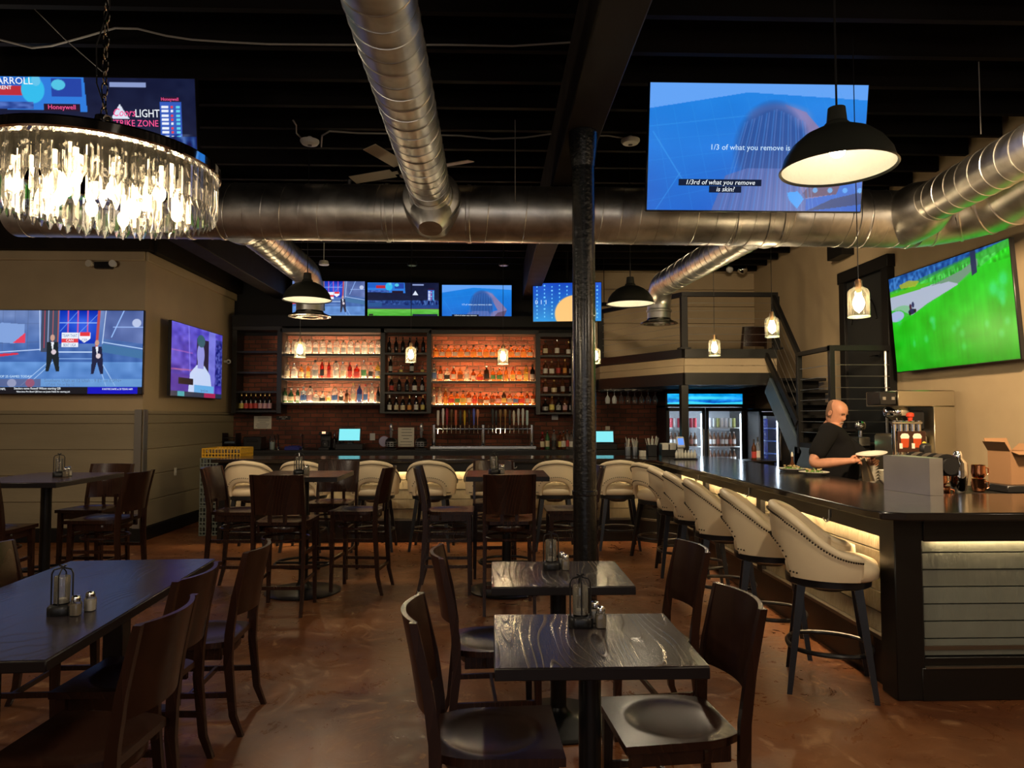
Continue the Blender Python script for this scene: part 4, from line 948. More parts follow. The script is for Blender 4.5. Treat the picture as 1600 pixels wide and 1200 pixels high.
SH, ST, BB, GO, BI, TA = pic_shower(), pic_studio(), pic_ball(), pic_golf(), pic_binary(), pic_talk()
TXS = [('1/3 of what you remove is skin', .062, .50, .50, TXB, None, 1, 0), ('1/3rd of what you remove', .054, .335, .222, TXW, (.385, .052), 1, .2), ('is skin?', .054, .36, .168, TXW, (.15, .052), 1, .2)]
c = at(1183, 231, 5.2)
tv(c, 1.64, 0.0, R_(10), 'shower', SH, 'big ceiling-hung screen showing a blue shower scene with captions, upper right', .55, TXS)
c = at(128, 224, 5.2)
tv(c, 1.66, 0.0, R_(8), 'ball', BB, 'big ceiling-hung screen with a baseball game behind the chandelier', .5,
   [('CARROLL', .075, .21, .965, TXW, None, 1, 0), ('TORRENT', .04, .16, .915, TXW, None, 1, 0), ('Honeywell', .05, .422, .772, TXR, None, 1, 0), ('Coors', .085, .688, .735, TXR, None, .8, .3), ('LIGHT', .085, .79, .73, TXW, None, .8, 0),
    ('STRIKE ZONE', .07, .735, .655, TXR, None, .85, 0), ('Honeywell', .035, .89, .842, TXR, None, .9, 0), ('PHI', .042, .145, .055, TXW, None, 1, 0), ('ATL', .042, .25, .055, TXW, None, 1, 0), ('5.0 GB   9.0 GB', .045, .32, .02, TXW, None, 1, 0)])
c = at(105, 550, 9.08)
tv((c.x, 9.08, c.z), 1.87, 0, 0, 'studio', ST, 'wide wall screen showing a sports studio with two presenters, left wall', 'wall',
   [('TOP 25 GAMES TODAY', .038, .16, .205, TXB, None, 1, 0), ('Southern Utah at 12 Utah - 9 ET on ESPN+', .056, .61, .155, TXD, None, .92, 0), ('UTAH: 7th in Big 12', .045, .46, .108, TXD, None, .9, 0),
    ('ESPN', .055, .03, .05, TXW, None, .8, 0), ('NFL', .036, .085, .055, TXW, None, 1, 0), ('Steelers name Russell Wilson starting QB', .036, .31, .062, TXW, None, .9, 0), ('Nine-time Pro Bowl QB beat out Justin Fields for starting job', .028, .35, .024, TXW, None, .9, 0),
    ('8 NOTRE DAME at 20 TEXAS A&M', .030, .84, .055, TXW, None, .8, 0), ('TEAM THAT', .052, .515, .695, TXD, None, .62, 0), ('CAN', .042, .515, .638, TXW, None, 1, 0), ('BEAT UGA', .052, .515, .582, TXD, None, .62, 0), ('CFP', .05, .612, .64, TXD, None, .8, 0)], back=.06)
p1_, p2_ = atx(266, 556, -4.30), atx(346.5, 570, -4.30)
zc = (atx(266, 493, -4.3).z+atx(262.5, 620, -4.3).z)/2
tv((-4.29, (p1_.y+p2_.y)/2, zc-.02), p2_.y-p1_.y-.03, PI/2, 0, 'talk', TA, 'screen on the side of the wall block showing a man in white', 'wall', [('SportsCenter', .05, .62, .10, TXD, None, 1, 0)], back=.095)
for (x0, x1, y0, y1, k, pc, lab, tx) in [(457, 570, 440, 502, 'studio', ST, 'left of the three screens above the back bar, partly behind a dome lamp', ()),
        (574, 686, 441, 505, 'ball', BB, 'middle screen above the back bar showing a green baseball field', ()),
        (690, 800, 445, 507, 'shower', SH, 'right of the three screens above the back bar, blue shower scene', TXS)]:
    a = at((x0+x1)/2, (y0+y1)/2, 12.1); tv(a, (x1-x0)*12.1/1110-.01, 0, R_(3), k, pc, lab, 'wall', tx, back=.12)
a = at(886, 472, 11.0); tv(a, 1.06, R_(-6), R_(6), 'binary', BI, 'screen with white binary digits on blue, half hidden behind the iron column', 1.0, [('0 1 1', .16, .12, .5, TXB, None, 1, 0)])
yn, yf = atx(1590, 470, 4.5).y, atx(1399, 510, 4.5).y
zt = (atx(1582, 372, 4.5).z+atx(1598, 564, 4.5).z)/2; zt2 = (atx(1392, 436, 4.52).z+atx(1406, 583, 4.5).z)/2
tv((4.47, (yn+yf)/2, (zt+zt2)/2), yf-yn, -PI/2, R_(4), 'golf', GO, 'large wall screen glowing bright green with a golf course, right wall', 'wall', (), back=.03)

# ================================================================ BACK BAR SHELVES
YS = 11.98; SD = .34
def X_(px, Y=YS): return at(px, 580, Y).x
def Z_(py, Y=YS): return at(700, py, Y).z
M_SHELF = mat('shelf_black_wood', (.013, .012, .011), .4)
def cabinet(x0, x1, y0, y1, shelves, label, lit=None, posts=(1, 1)):
    a, b = X_(x0), X_(x1); zt, zb = Z_(y0), Z_(y1)
    t = thing('wall_cabinet', label, 'shelves', ((a+b)/2, YS+SD/2, zb)); w2 = (b-a)/2; H = zt-zb; D = SD
    if posts[0]: MB().box((-w2+.04, 0, H/2), (.08, D, H), .003).build('side_panel', M_SHELF, t)
    if posts[1]: MB().box((w2-.04, 0, H/2), (.08, D, H), .003).build('side_panel', M_SHELF, t)
    MB().box((0, 0, H+.035), (w2*2, D, .07), .003).build('top_board', M_SHELF, t)
    out = []
    for s in shelves:
        z = Z_(s)-zb
        sf = MB().box((0, 0, z-.018), (w2*2-.1, D-.01, .036), .002).build('shelf', M_SHELF, t); out.append(z+zb)
        if lit: MB().box((0, D/2-.075, z+.004), (w2*2-.18, .02, .006)).build('led_strip', lit, sf)
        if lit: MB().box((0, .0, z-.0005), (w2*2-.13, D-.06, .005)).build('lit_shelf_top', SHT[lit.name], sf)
    return t, out
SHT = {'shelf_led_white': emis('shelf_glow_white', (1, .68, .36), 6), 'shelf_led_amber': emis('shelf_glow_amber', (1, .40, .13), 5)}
LW = emis('shelf_led_white', (1, .70, .40), 150); LA = emis('shelf_led_amber', (1, .50, .22), 140)
_, sA = cabinet(362, 440, 517, 646, (549, 581, 611, 641), 'dark wooden shelf unit at the left end of the back bar, mostly empty')
_, sB = cabinet(437, 600, 520, 635, (553, 591, 629), 'wide shelf unit on the left with white-lit clear bottles', LW, (0, 0))
_, sC = cabinet(594, 674, 520, 646, (551, 582, 612, 643), 'narrow dark wine shelf unit between the two lit shelf units')
_, sD = cabinet(670, 842, 522, 638, (558, 595, 632), 'wide shelf unit on the right with amber-lit whiskey bottles', LA, (0, 0))
_, sE = cabinet(837, 900, 526, 648, (554, 586, 615, 644), 'narrow dark shelf unit right of the amber shelves, beside the column')
struct(MB().span((X_(362), YS-.02, Z_(517)+.07), (X_(905), YB-.03, Z_(505)+.12)).build('trim_80', M_BLACKP))

GL = {}
def glassc(name, c, rough=.04, dark=False):
    return mat('bottle_'+name, c, rough) if dark else thin_glass('bottle_'+name, tuple(math.sqrt(v) for v in c), .05, 1.3, haze=.22, hcol=c)
GC = dict(clear=glassc('clear', (.93, .93, .90)), amber=glassc('amber', (.85, .36, .07)), whiskey=glassc('whiskey', (.62, .20, .04)), orange=glassc('orange', (.92, .42, .10)), green=glassc('green', (.05, .14, .06), dark=True),
          dark=glassc('dark', (.012, .010, .009), .12, dark=True), blue=glassc('blue', (.06, .12, .45)), pale=glassc('pale blue', (.55, .75, .85)), red=glassc('red', (.65, .06, .04)), yellow=glassc('yellow', (.85, .72, .15)), brown=glassc('brown', (.10, .035, .012), .1, dark=True))
LC = dict(white=mat('label_white', (.75, .72, .66), .6), cream=mat('label_cream', (.72, .62, .42), .6), black=mat('label_black', (.03, .03, .03), .5), red=mat('label_red', (.55, .06, .05), .5), yellow=mat('label_yellow', (.72, .60, .16), .5), pink=mat('label_pink', (.66, .38, .40), .5), orange=mat('label_orange', (.7, .3, .06), .5), green=mat('label_green', (.10, .3, .12), .5), blue=mat('label_blue', (.10, .2, .5), .5), grey=mat('label_grey', (.4, .4, .4), .5), brown=mat('label_brown', (.25, .12, .06), .5))
CC_ = dict(black=mat('cap_black', (.02, .02, .02), .35), gold=mat('cap_gold', (.6, .42, .15), .3, .8), white=M_WHITE, cork=mat('cap_cork', (.4, .25, .14), .7), red=mat('cap_red', (.5, .04, .04), .4), steel=M_CHROME)
SHP = {  # radius profile as fractions of r and h, squareness
    'round': ([(.9, 0), (1, .02), (1, .60), (.86, .70), (.32, .78), (.28, .93)], 0), 'square': ([(.92, 0), (1, .02), (1, .62), (.9, .68), (.34, .74), (.30, .93)], 5),
    'wine': ([(.92, 0), (1, .02), (1, .55), (.80, .66), (.38, .74), (.34, .97)], 0), 'tall': ([(.9, 0), (1, .02), (1, .66), (.8, .73), (.42, .79), (.38, .94)], 0),
    'domed': ([(.95, 0), (1, .02), (1, .60), (.95, .74), (.72, .86), (.24, .93), (.22, .96)], 0), 'squat': ([(.85, 0), (1, .06), (1, .45), (.75, .62), (.30, .70), (.26, .92)], 0), 'flask': ([(.95, 0), (1, .03), (.98, .50), (.80, .64), (.26, .72), (.24, .92)], 4)}
BM = {}
def bottle(x, y, z, shape, glass, label, cap, h, r, text_, group, sy=1.0, name='bottle'):
    key = (shape, glass, label, cap, round(h, 3), round(r, 4))
    t = thing(name, text_, 'bottle', (x, y, z), random.uniform(-.3, .3), group)
    if key not in BM:
        pr, sq = SHP[shape]
        a = MB().lathe([(p*r, q*h) for p, q in pr], 20, sq=sq).build('glass', GC[glass], t, ang=50)
        lo, hi = (.14, .46) if shape != 'wine' else (.10, .40)
        if shape == 'squat': lo, hi = .12, .42
        b = None
        if label: b = MB().lathe([(r*1.012, h*lo), (r*1.012, h*hi)], 20, sq=sq, caps=False).build('label', LC[label], t)
        k = MB().lathe([(r*.40, h*.88), (r*.42, h*.89), (r*.42, h*.995), (r*.38, h)], 14).build('cap', CC_[cap], t) if shape != 'wine' else MB().lathe([(r*.385, h*.82), (r*.39, h*.99), (r*.35, h)], 14).build('foil', CC_[cap], t)
        BM[key] = (a, b, k)
    else:
        for o in BM[key]:
            if o: c2 = o.copy(); COL.objects.link(c2); c2.parent = t
    return t
def row(x0, x1, n, z, spec, where, group, Y=12.12, jit=.004):
    for i in range(n):
        x = X_(x0+(x1-x0)*(i/(n-1) if n > 1 else .5), Y); sp = spec[i % len(spec)]
        shape, glass, lab, cap, h, r = sp
        words = (glass if glass != 'pale' else 'pale blue')+' '+shape+(' wine bottle' if False else ' bottle')
        if shape == 'wine': words = ('dark' if glass in ('dark', 'brown', 'green') else glass)+' wine bottle'
        if lab: words += ' with '+lab+' label'
        bottle(x, Y+random.uniform(-jit, jit), z+.003, shape, glass, lab, cap, h, r, '%s, %s from left, %s' % (words, ORD[i], where), group)
# far left cabinet: wine on the lowest shelf
row(371, 422, 8, sA[3], [('wine', 'dark', 'yellow', 'gold', .29, .036)]*2+[('wine', 'dark', 'red', 'gold', .29, .036)]*3+[('wine', 'dark', 'pink', 'gold', .29, .036)]*3, 'the far left lowest shelf', 'wine on the far left shelf')
# clear bottles
row(449, 591, 14, sB[0], [('domed', 'clear', 'grey', 'cork', .235, .042), ('domed', 'clear', 'white', 'cork', .25, .050)], "left cabinet's top shelf", 'clear domed bottles on the top left lit shelf')
row(449, 590, 14, sB[1], [('round', 'clear', 'cream', 'cork', .27, .04), ('square', 'clear', 'white', 'steel', .25, .042), ('square', 'orange', 'cream', 'black', .24, .032), ('square', 'orange', 'yellow', 'black', .25, .03), ('round', 'clear', 'grey', 'black', .31, .05), ('tall', 'red', 'black', 'gold', .32, .032), ('tall', 'red', 'red', 'gold', .30, .03), ('domed', 'clear', 'white', 'black', .30, .052), ('round', 'clear', 'cream', 'steel', .28, .044),
     ('tall', 'red', 'red', 'red', .27, .034), ('square', 'red', 'red', 'steel', .24, .045), ('tall', 'clear', 'green', 'steel', .31, .042), ('round', 'clear', 'black', 'red', .26, .036), ('round', 'yellow', 'grey', 'cork', .27, .04)], "left cabinet's middle shelf", 'mixed spirits on the middle left lit shelf')
row(446, 591, 16, sB[2], [('round', 'green', 'white', 'black', .25, .040), ('squat', 'green', 'cream', 'white', .24, .048), ('tall', 'green', 'white', 'white', .24, .03), ('square', 'pale', 'blue', 'white', .27, .046), ('domed', 'clear', 'pink', 'black', .28, .050), ('squat', 'clear', 'grey', 'steel', .20, .055), ('squat', 'clear', 'black', 'black', .19, .045), ('round', 'clear', 'yellow', 'gold', .19, .036), ('domed', 'clear', 'blue', 'cork', .27, .050), ('square', 'clear', 'black', 'gold', .23, .036),
     ('square', 'brown', 'brown', 'black', .22, .03), ('tall', 'clear', 'cream', 'gold', .33, .036), ('tall', 'blue', 'blue', 'steel', .31, .042), ('tall', 'clear', 'blue', 'red', .31, .036), ('tall', 'clear', 'white', 'steel', .33, .038), ('wine', 'dark', 'black', 'black', .27, .03)], "left cabinet's lowest shelf", 'mixed spirits on the lowest left lit shelf', jit=.02)
# narrow wine unit
row(608, 661, 6, sC[0], [('wine', 'dark', None, 'steel', .27, .034)], "central wine unit's top shelf", 'dark bottles in the central wine unit')
row(610, 660, 4, sC[1], [('wine', 'dark', 'grey', 'white', .28, .034), ('squat', 'clear', 'yellow', 'steel', .12, .03)], "central wine unit's second shelf", 'dark bottles in the central wine unit')
row(612, 660, 5, sC[2], [('wine', 'dark', 'red', 'cork', .26, .036), ('wine', 'dark', 'black', 'cork', .26, .036), ('wine', 'dark', 'black', 'gold', .26, .036), ('wine', 'dark', 'white', 'gold', .26, .042), ('wine', 'dark', 'grey', 'steel', .26, .034)], "central wine unit's third shelf", 'dark bottles in the central wine unit')
row(609, 661, 6, sC[3], [('wine', 'dark', 'white', 'white', .28, .036), ('wine', 'dark', 'cream', 'steel', .27, .037), ('wine', 'dark', 'cream', 'cork', .26, .040), ('wine', 'dark', 'orange', 'gold', .27, .037), ('wine', 'dark', 'white', 'steel', .29, .036), ('wine', 'dark', 'yellow', 'gold', .28, .036)], "central wine unit's lowest shelf", 'dark bottles in the central wine unit')
# whiskey
row(681, 828, 16, sD[0], [('flask', 'orange', 'orange', 'black', .215, .046), ('flask', 'amber', 'grey', 'cork', .205, .042)], "amber cabinet's top shelf", 'amber flasks on the top amber shelf')
row(678, 832, 16, sD[1], [('square', 'pale', 'blue', 'black', .30, .042), ('round', 'whiskey', 'cream', 'black', .26, .038), ('square', 'clear', 'black', 'white', .22, .045), ('round', 'whiskey', 'white', 'white', .25, .042), ('square', 'amber', 'brown', 'cork', .23, .042), ('round', 'clear', 'white', 'cork', .27, .044), ('round', 'whiskey', 'white', 'black', .20, .036), ('squat', 'orange', 'red', 'cork', .17, .055), ('round', 'brown', 'black', 'steel', .26, .046), ('square', 'amber', 'green', 'black', .22, .036),
     ('square', 'amber', 'green', 'steel', .22, .045), ('tall', 'orange', 'orange', 'black', .24, .032), ('round', 'orange', 'yellow', 'red', .24, .04), ('square', 'amber', 'cream', 'gold', .23, .038), ('tall', 'yellow', 'yellow', 'black', .28, .036), ('wine', 'dark', 'grey', 'black', .29, .042)], "amber cabinet's middle shelf", 'whiskeys on the middle amber shelf')
row(678, 833, 18, sD[2], [('tall', 'clear', 'grey', 'gold', .29, .036), ('tall', 'clear', 'white', 'gold', .29, .036), ('tall', 'amber', 'orange', 'gold', .27, .036), ('square', 'orange', 'red', 'black', .22, .045), ('round', 'amber', 'green', 'black', .22, .042), ('flask', 'orange', 'yellow', 'black', .24, .048), ('round', 'whiskey', 'white', 'cork', .24, .042), ('round', 'whiskey', 'red', 'black', .20, .04), ('squat', 'whiskey', 'brown', 'black', .22, .05), ('squat', 'whiskey', 'white', 'black', .18, .05),
     ('round', 'whiskey', 'brown', 'cork', .21, .042), ('flask', 'whiskey', 'pink', 'steel', .22, .042), ('round', 'brown', 'yellow', 'gold', .24, .040), ('square', 'whiskey', 'grey', 'cork', .22, .044), ('flask', 'amber', 'blue', 'cork', .21, .04), ('flask', 'amber', 'red', 'black', .22, .05), ('tall', 'whiskey', 'grey', 'gold', .22, .034), ('round', 'whiskey', 'cream', 'black', .21, .034)], "amber cabinet's lowest shelf", 'whiskeys on the lowest amber shelf', jit=.02)
for k, (n, spec, wn) in enumerate([(3, [('square', 'brown', 'cream', 'black', .25, .042), ('round', 'brown', 'white', 'steel', .27, .04), ('squat', 'brown', 'white', 'gold', .24, .045)], 'top'), (5, [('round', 'brown', 'white', 'cork', .26, .042), ('square', 'brown', 'white', 'cork', .25, .042), ('tall', 'brown', 'red', 'black', .28, .034), ('tall', 'brown', 'orange', 'gold', .28, .034), ('round', 'dark', 'grey', 'black', .26, .04)], 'second'),
        (4, [('round', 'brown', 'pink', 'cork', .25, .042), ('squat', 'brown', 'cream', 'gold', .24, .048), ('tall', 'brown', 'grey', 'black', .28, .036), ('tall', 'dark', 'grey', 'black', .28, .036)], 'third'), (5, [('squat', 'dark', 'grey', 'steel', .22, .05), ('tall', 'brown', 'yellow', 'gold', .28, .044), ('round', 'dark', 'grey', 'black', .25, .042), ('round', 'brown', 'pink', 'black', .26, .04), ('round', 'dark', 'grey', 'black', .25, .04)], 'lowest')]):
    row(852, 889 if n < 4 else 893, n, sE[k], spec, "narrow right unit's %s shelf" % wn, 'dark spirits in the narrow right unit')
for px, e in ((378, 0), (0, 0)):
    pass
# back counter
bc = tag(MB().span((-4.38, 11.75, 0), (2.6, YB-.01, .99)).span((-4.38, 11.72, .99), (2.6, YB-.005, 1.03)).build('back_counter', M_BARWOOD, smooth=False), 'dark back counter under the bottle shelves and taps', 'counter')
ZB = 1.031
# ================================================================ BACK COUNTER ITEMS (they stand at about Y = 12)
YC = 12.0
def BX(px, Y=YC): return at(px, 690, Y).x
def BZ(py, Y=YC): return at(700, py, Y).z
tt = thing('tap_tower', 'chrome three-legged beer tap tower with a long row of coloured tap handles', 'beer taps', (BX(755), YC, ZB))
def tx(px): return BX(px)-BX(755)
MB().span((tx(672), -.09, 0), (tx(838), .09, .065), .012).build('drip_tray', M_STEEL, tt)
for px in (678, 755, 831): MB().cyl((tx(px), 0, .04), (tx(px), 0, .41), .040, n=24).ball((tx(px), 0, .41), .040, 16, (1, 1, .4)).build('leg', M_CHROME, tt)
MB().cyl((tx(680), -.02, .345), (tx(830), -.02, .345), .022, n=16).build('tap_rail', M_CHROME, tt)
TH = [(318, 'e8e0d8', 0), (347, 'f0e8e8', 1), (370, 'b03040', 1), (396, '6a5030', 2), (422, 'c86040', 0), (448, '141414', 0), (473, 'd8b020', 3), (500, '18181c', 1), (527, '5060d0', 1), (549, 'd89070', 2), (637, '303438', 1), (657, '121212', 0), (682, '8a6a40', 2), (710, 'a07840', 2), (737, '161616', 0), (760, 'd8d0c0', 3), (787, 'd0d4d8', 1), (813, 'e0e0dc', 1), (838, 'b8d0d8', 0), (612, '202020', -1)]
for px, colr, k in TH:
    x = tx(600+px/3.75)
    f = MB().cyl((x, -.03, .345), (x, -.09, .34), .011, n=10).cyl((x, -.085, .35), (x, -.10, .27), .008, n=8).cyl((x, -.06, .35), (x, -.06, .41), .007, n=8).build('faucet', M_CHROME, tt)
    if k < 0: continue
    prof = {0: [(.012, .0), (.020, .02), (.022, .24), (.018, .25)], 1: [(.008, 0), (.014, .05), (.016, .12), (.024, .2), (.018, .27), (.006, .285)], 2: [(.007, 0), (.009, .12), (.022, .17), (.028, .22), (.02, .265), (.004, .27)], 3: [(.008, 0), (.016, .06), (.024, .16), (.02, .22), (.006, .25)]}[k]
    MB().lathe(prof, 14, (x, -.06, .405), sq=4 if k == 0 else 0, sy=.7).build('tap_handle', mat('tap_'+colr, colr, .35), f)
def register(px, py0, py1, w, lab):
    x = BX(px); t = thing('register', lab, 'cash register', (x, 11.95, ZB))
    MB().box((0, .02, .05), (w+.12, .26, .1), .01).build('cash_drawer', M_PLASTIC, t)
    zc = BZ((py0+py1)/2, 11.9)-ZB; h = BZ(py0, 11.9)-BZ(py1, 11.9)
    R = Matrix.Rotation(R_(-12), 3, 'X')
    MB().box((0, -.04, zc), (w+.04, .03, h+.045), .008, R).box((0, .02, zc*.6), (.1, .06, zc), .01).build('monitor', M_PLASTIC, t)
    MB().box((0, -.0575, zc), (w, .001, h), 0, R).build('display', emis('pos_screen', (.25, .86, .93), 1.0), t)
    return t
register(548, 670, 688, .34, 'cash register with a cyan screen left of the beer taps')
register(940, 674, 691, .36, 'cash register with a cyan screen right of the iron column')
# paper signs
def sheet(px0, px1, py0, py1, Y, m, name, lab, cat='sign', lines=0, txt=None):
    a = at(px0, py0, Y); b = at(px1, py1, Y); cx, cz = (a.x+b.x)/2, (a.z+b.z)/2
    t = thing(name, lab, cat, (cx, Y, cz)); w_, h = abs(b.x-a.x), abs(a.z-b.z)
    MB().box((0, 0, 0), (w_, .006, h), .001).build('panel', m, t)
    if lines:
        lb = MB(); rn = random.Random(5)
        for k in range(lines):
            z = h*.40-h*.8*k/(lines-1 or 1); ww = w_*(.35+.4*rn.random()); lb.box((rn.uniform(-.05, .05)*w_, -.0038, z), (ww, .0012, h*.03))
        lb.build('writing', mat('ink', (.1, .1, .1), .6), t)
    if txt:
        for k, (s, z, hh, mm) in enumerate(txt): text('lettering', s, hh*h, mm, t, (0, -.004, z*h))
    return t
sheet(397, 424, 650, 670, YB-.02, M_PAPER, 'paper_notice', 'white paper notice with handwriting taped to the brick wall, far left', 'notice', 7)
sheet(432, 454, 650, 656, YB-.02, M_PLASTIC, 'wall_sign', 'small black sign with white lettering on the brick, left of the bar', 'sign', 0, [('EMPLOYEES', .22, .42, M_WHITE), ('ONLY', -.24, .36, M_WHITE)])
m1 = sheet(622, 647, 668, 698, 12.0, M_PAPER, 'menu_stand', 'white printed menu card standing between two trophy helmets', 'menu', 6)
sheet(862, 872, 648, 656, YB-.02, M_WHITE, 'wall_outlet', 'white outlet plate on the brick under the narrow right shelves', 'outlet')
sheet(578, 586, 677, 688, YB-.02, M_WHITE, 'wall_outlet', 'white outlet plate on the brick right of the left register', 'outlet')
sheet(946, 953, 666, 674, YB-.02, M_PAPER, 'wall_outlet', 'cream switch plate above the right register', 'outlet')
def helmet(px, lab):
    t = thing('helmet_display', lab, 'decoration', (BX(px), 11.92, ZB))
    MB().box((0, 0, .012), (.2, .14, .024), .006).build('base', M_PLASTIC, t)
    MB().lathe([(.04, .03), (.085, .06), (.1, .11), (.09, .16), (.05, .195), (.01, .2)], 20).build('shell', M_PLASTIC, t)
    f = MB()
    for z in (.06, .09, .125): f.tube([(.1*math.sin(a), -.1*math.cos(a)-.01, z) for a in [-1.2+2.4*i/10 for i in range(11)]], .006, 6)
    for a in (-.5, 0, .5): f.cyl((.1*math.sin(a), -.1*math.cos(a)-.01, .055), (.1*math.sin(a), -.1*math.cos(a)-.01, .13), .005, n=6)
    f.build('face_guard', M_ALU, t)
    MB().lathe([(.012, .2), (.02, .23), (.03, .29), (.018, .31), (.028, .35), (.032, .39), (.018, .43), (.006, .44)], 12).ball((.02, -.01, .33), .022, 8).build('figurine', mat('trophy_silver', (.55, .55, .6), .25, .7), t)
helmet(612, 'black facemask helmet with a silver figure on top, left of the menu card'); helmet(659, 'black facemask helmet with a silver figure on top, right of the menu card')
t = thing('plate_disc', 'round pale violet disc leaning behind the left trophy helmet', 'plate', (BX(599), 12.1, ZB+.13))
MB().lathe([(.0, 0), (.085, .0), (.09, .006), (.085, .012), (.0, .014)], 28, R=Matrix.Rotation(PI/2, 3, 'X')).build('disc', mat('pale_violet', (.45, .42, .62), .4), t)
def faucet(px, lab):
    t = thing('sink_tap', lab, 'tap', (BX(px), 11.95, ZB))
    MB().tube([(0, 0, 0), (0, 0, .22), (0, -.03, .26), (0, -.08, .26), (0, -.11, .22)], .010, 8).build('spout', M_CHROME, t)
    MB().cyl((0, 0, 0), (0, 0, .05), .022, n=14).tube([(0, 0, .04), (.06, 0, .07), (.09, 0, .07)], .008, 6).build('lever', M_CHROME, t)
faucet(436, 'chrome sink tap left of the blue cloth on the back counter'); faucet(474, 'chrome sink tap right of the blue cloth on the back counter')
def lump(px0, px1, h, m, name, lab, cat, Y=11.95, d=.16, z0=None):
    x0, x1 = BX(px0, Y), BX(px1, Y); t = thing(name, lab, cat, ((x0+x1)/2, Y, ZB if z0 is None else z0)); return t, x1-x0
t, w_ = lump(447, 470, .08, None, 'bar_cloth', 'crumpled blue cloth lying between the two sink taps', 'cloth')
MB().shell(lambda u, v: Vector(((u-.5)*w_, (v-.5)*.2, .035+.025*math.sin(u*9+v*5)*math.sin(v*7)+.02*math.sin(u*PI))), lambda u, v: Vector(((u-.5)*w_, (v-.5)*.2, .0)), 14, 8).build('cloth', mat('blue_cloth', (.03, .035, .22), .8), t)
t, w_ = lump(384, 412, .2, None, 'ice_bin', 'black box on the left end of the back counter', 'box')
MB().box((0, 0, .11), (w_, .26, .22), .012).build('body', M_PLASTIC, t); MB().box((0, -.135, .16), (w_*.6, .012, .05), .003).build('lid', M_IRON, t)
t, w_ = lump(352, 372, .2, None, 'tray_rack', 'low black rack with stacked trays at the far left of the back counter', 'rack')
MB().box((0, 0, .1), (w_, .24, .012)).box((0, 0, .2), (w_, .24, .012)).box((-w_/2, 0, .14), (.01, .24, .28)).box((w_/2, 0, .14), (.01, .24, .28)).build('frame', M_IRON, t); MB().box((0, 0, .125), (w_*.8, .2, .03), .004).build('tray', M_BLUEP, t)
t, w_ = lump(421, 430, .2, None, 'glass_jug', 'clear glass jug beside the left sink tap', 'jug')
MB().lathe([(.045, 0), (.05, .01), (.052, .18), (.04, .2), (.046, .23)], 20).build('jug', M_GLASS, t); MB().lathe([(.044, .005), (.046, .13)], 18).build('water', mat('ice_water', (.45, .55, .56), .2, trans=.3), t)
t, w_ = lump(500, 516, .2, None, 'espresso_maker', 'black coffee maker with a small orange light on the back counter', 'coffee maker')
MB().box((0, 0, .02), (w_, .22, .04), .006).box((0, .07, .15), (w_, .08, .28), .008).box((0, 0, .27), (w_, .2, .06), .01).build('body', M_PLASTIC, t); MB().lathe([(.04, .045), (.06, .06), (.06, .13), (.04, .16)], 18).build('pot', M_GLASS, t); MB().box((0, -.102, .285), (.06, .004, .035)).build('light', emis('orange_glow', (1, .55, .3), 1.6), t)
# speed bottles at the right end
for i, (px, gl_, lb_, cp) in enumerate([(847, 'red', 'cream', 'red'), (855, 'green', 'cream', 'steel'), (865, 'clear', 'black', 'steel'), (875, 'whiskey', 'yellow', 'steel'), (880, 'brown', 'white', 'steel'), (886, 'clear', 'red', 'steel'), (892, 'clear', 'white', 'steel')]):
    bottle(BX(px), 11.93+.04*(i % 2), ZB+.001, 'round', gl_, lb_, cp, .29+.02*(i % 3), .038, '%s pouring bottle with %s label, %s of the row right of the taps' % (gl_, lb_, ORD[i]), 'pouring bottles right of the taps')
for i, px in enumerate((521, 527, 533)):
    bottle(BX(px), 12.08, ZB+.001, 'wine', 'dark', 'black', 'steel', .27+.02*i, .03, 'dark slim bottle behind the coffee maker, %s from the left' % ORD[i], 'dark bottles beside the coffee maker')

# ================================================================ ON THE FAR CORNER OF THE BAR (Y about 9.2)
ZT = BT+.001
def onbar(px, Y): p = at(px, 700, Y); return (p.x, Y, ZT)
for i, px in enumerate((981, 992)):
    t = thing('jar_of_straws', 'clear square jar, %s of the two beside the register on the bar corner' % ['left', 'right'][i], 'jar', onbar(px, 9.35), 0, 'clear jars on the bar corner')
    MB().lathe([(.036, 0), (.038, .004), (.038, .17)], 20, sq=4, caps=False).lathe([(.036, .002), (.036, .004)], 20, sq=4).build('jar', M_GLASS, t)
    MB().lathe([(.030, .005), (.030, .12)], 16, sq=4).build('contents', mat('ice_jar', (.5, .55, .62), .3), t)
    rn = random.Random(i); s = MB()
    for k in range(9): a, b = rn.uniform(-.025, .025), rn.uniform(-.025, .025); s.cyl((a*.5, b*.5, .05), (a*1.6, b*1.6, .2+rn.random()*.05), .003, n=5)
    s.build('straw_bundle', M_CERAM, t)
t = thing('straw_holder', 'black holder stuffed with white straws on the bar corner', 'straw holder', onbar(1018, 9.3))
MB().box((0, 0, .075), (.12, .12, .15), .006).build('box', M_PLASTIC, t)
s = MB(); rn = random.Random(4)
for k in range(22): a, b = rn.uniform(-.05, .05), rn.uniform(-.05, .05); s.cyl((a, b, .1), (a*1.7, b*1.5, .22+rn.random()*.05), .004, n=5)
s.build('straw_bundle', M_CERAM, t)
t = thing('napkin_caddy', 'black two-slot caddy filled with white napkins on the bar corner', 'napkin caddy', onbar(1044, 9.25))
MB().box((0, 0, .012), (.2, .14, .024), .004).box((-.1, 0, .08), (.008, .14, .16)).box((.1, 0, .08), (.008, .14, .16)).box((0, 0, .08), (.008, .14, .16)).box((0, -.07, .05), (.2, .006, .08)).build('tray', M_PLASTIC, t)
MB().box((-.05, 0, .1), (.085, .12, .15), .006).build('napkin_stack', M_CERAM, t); MB().box((.05, 0, .1), (.085, .12, .15), .006).build('napkin_stack', M_CERAM, t)
t = thing('card_reader', 'small white card reader with a blue screen on the bar corner', 'card reader', onbar(1063, 9.1))
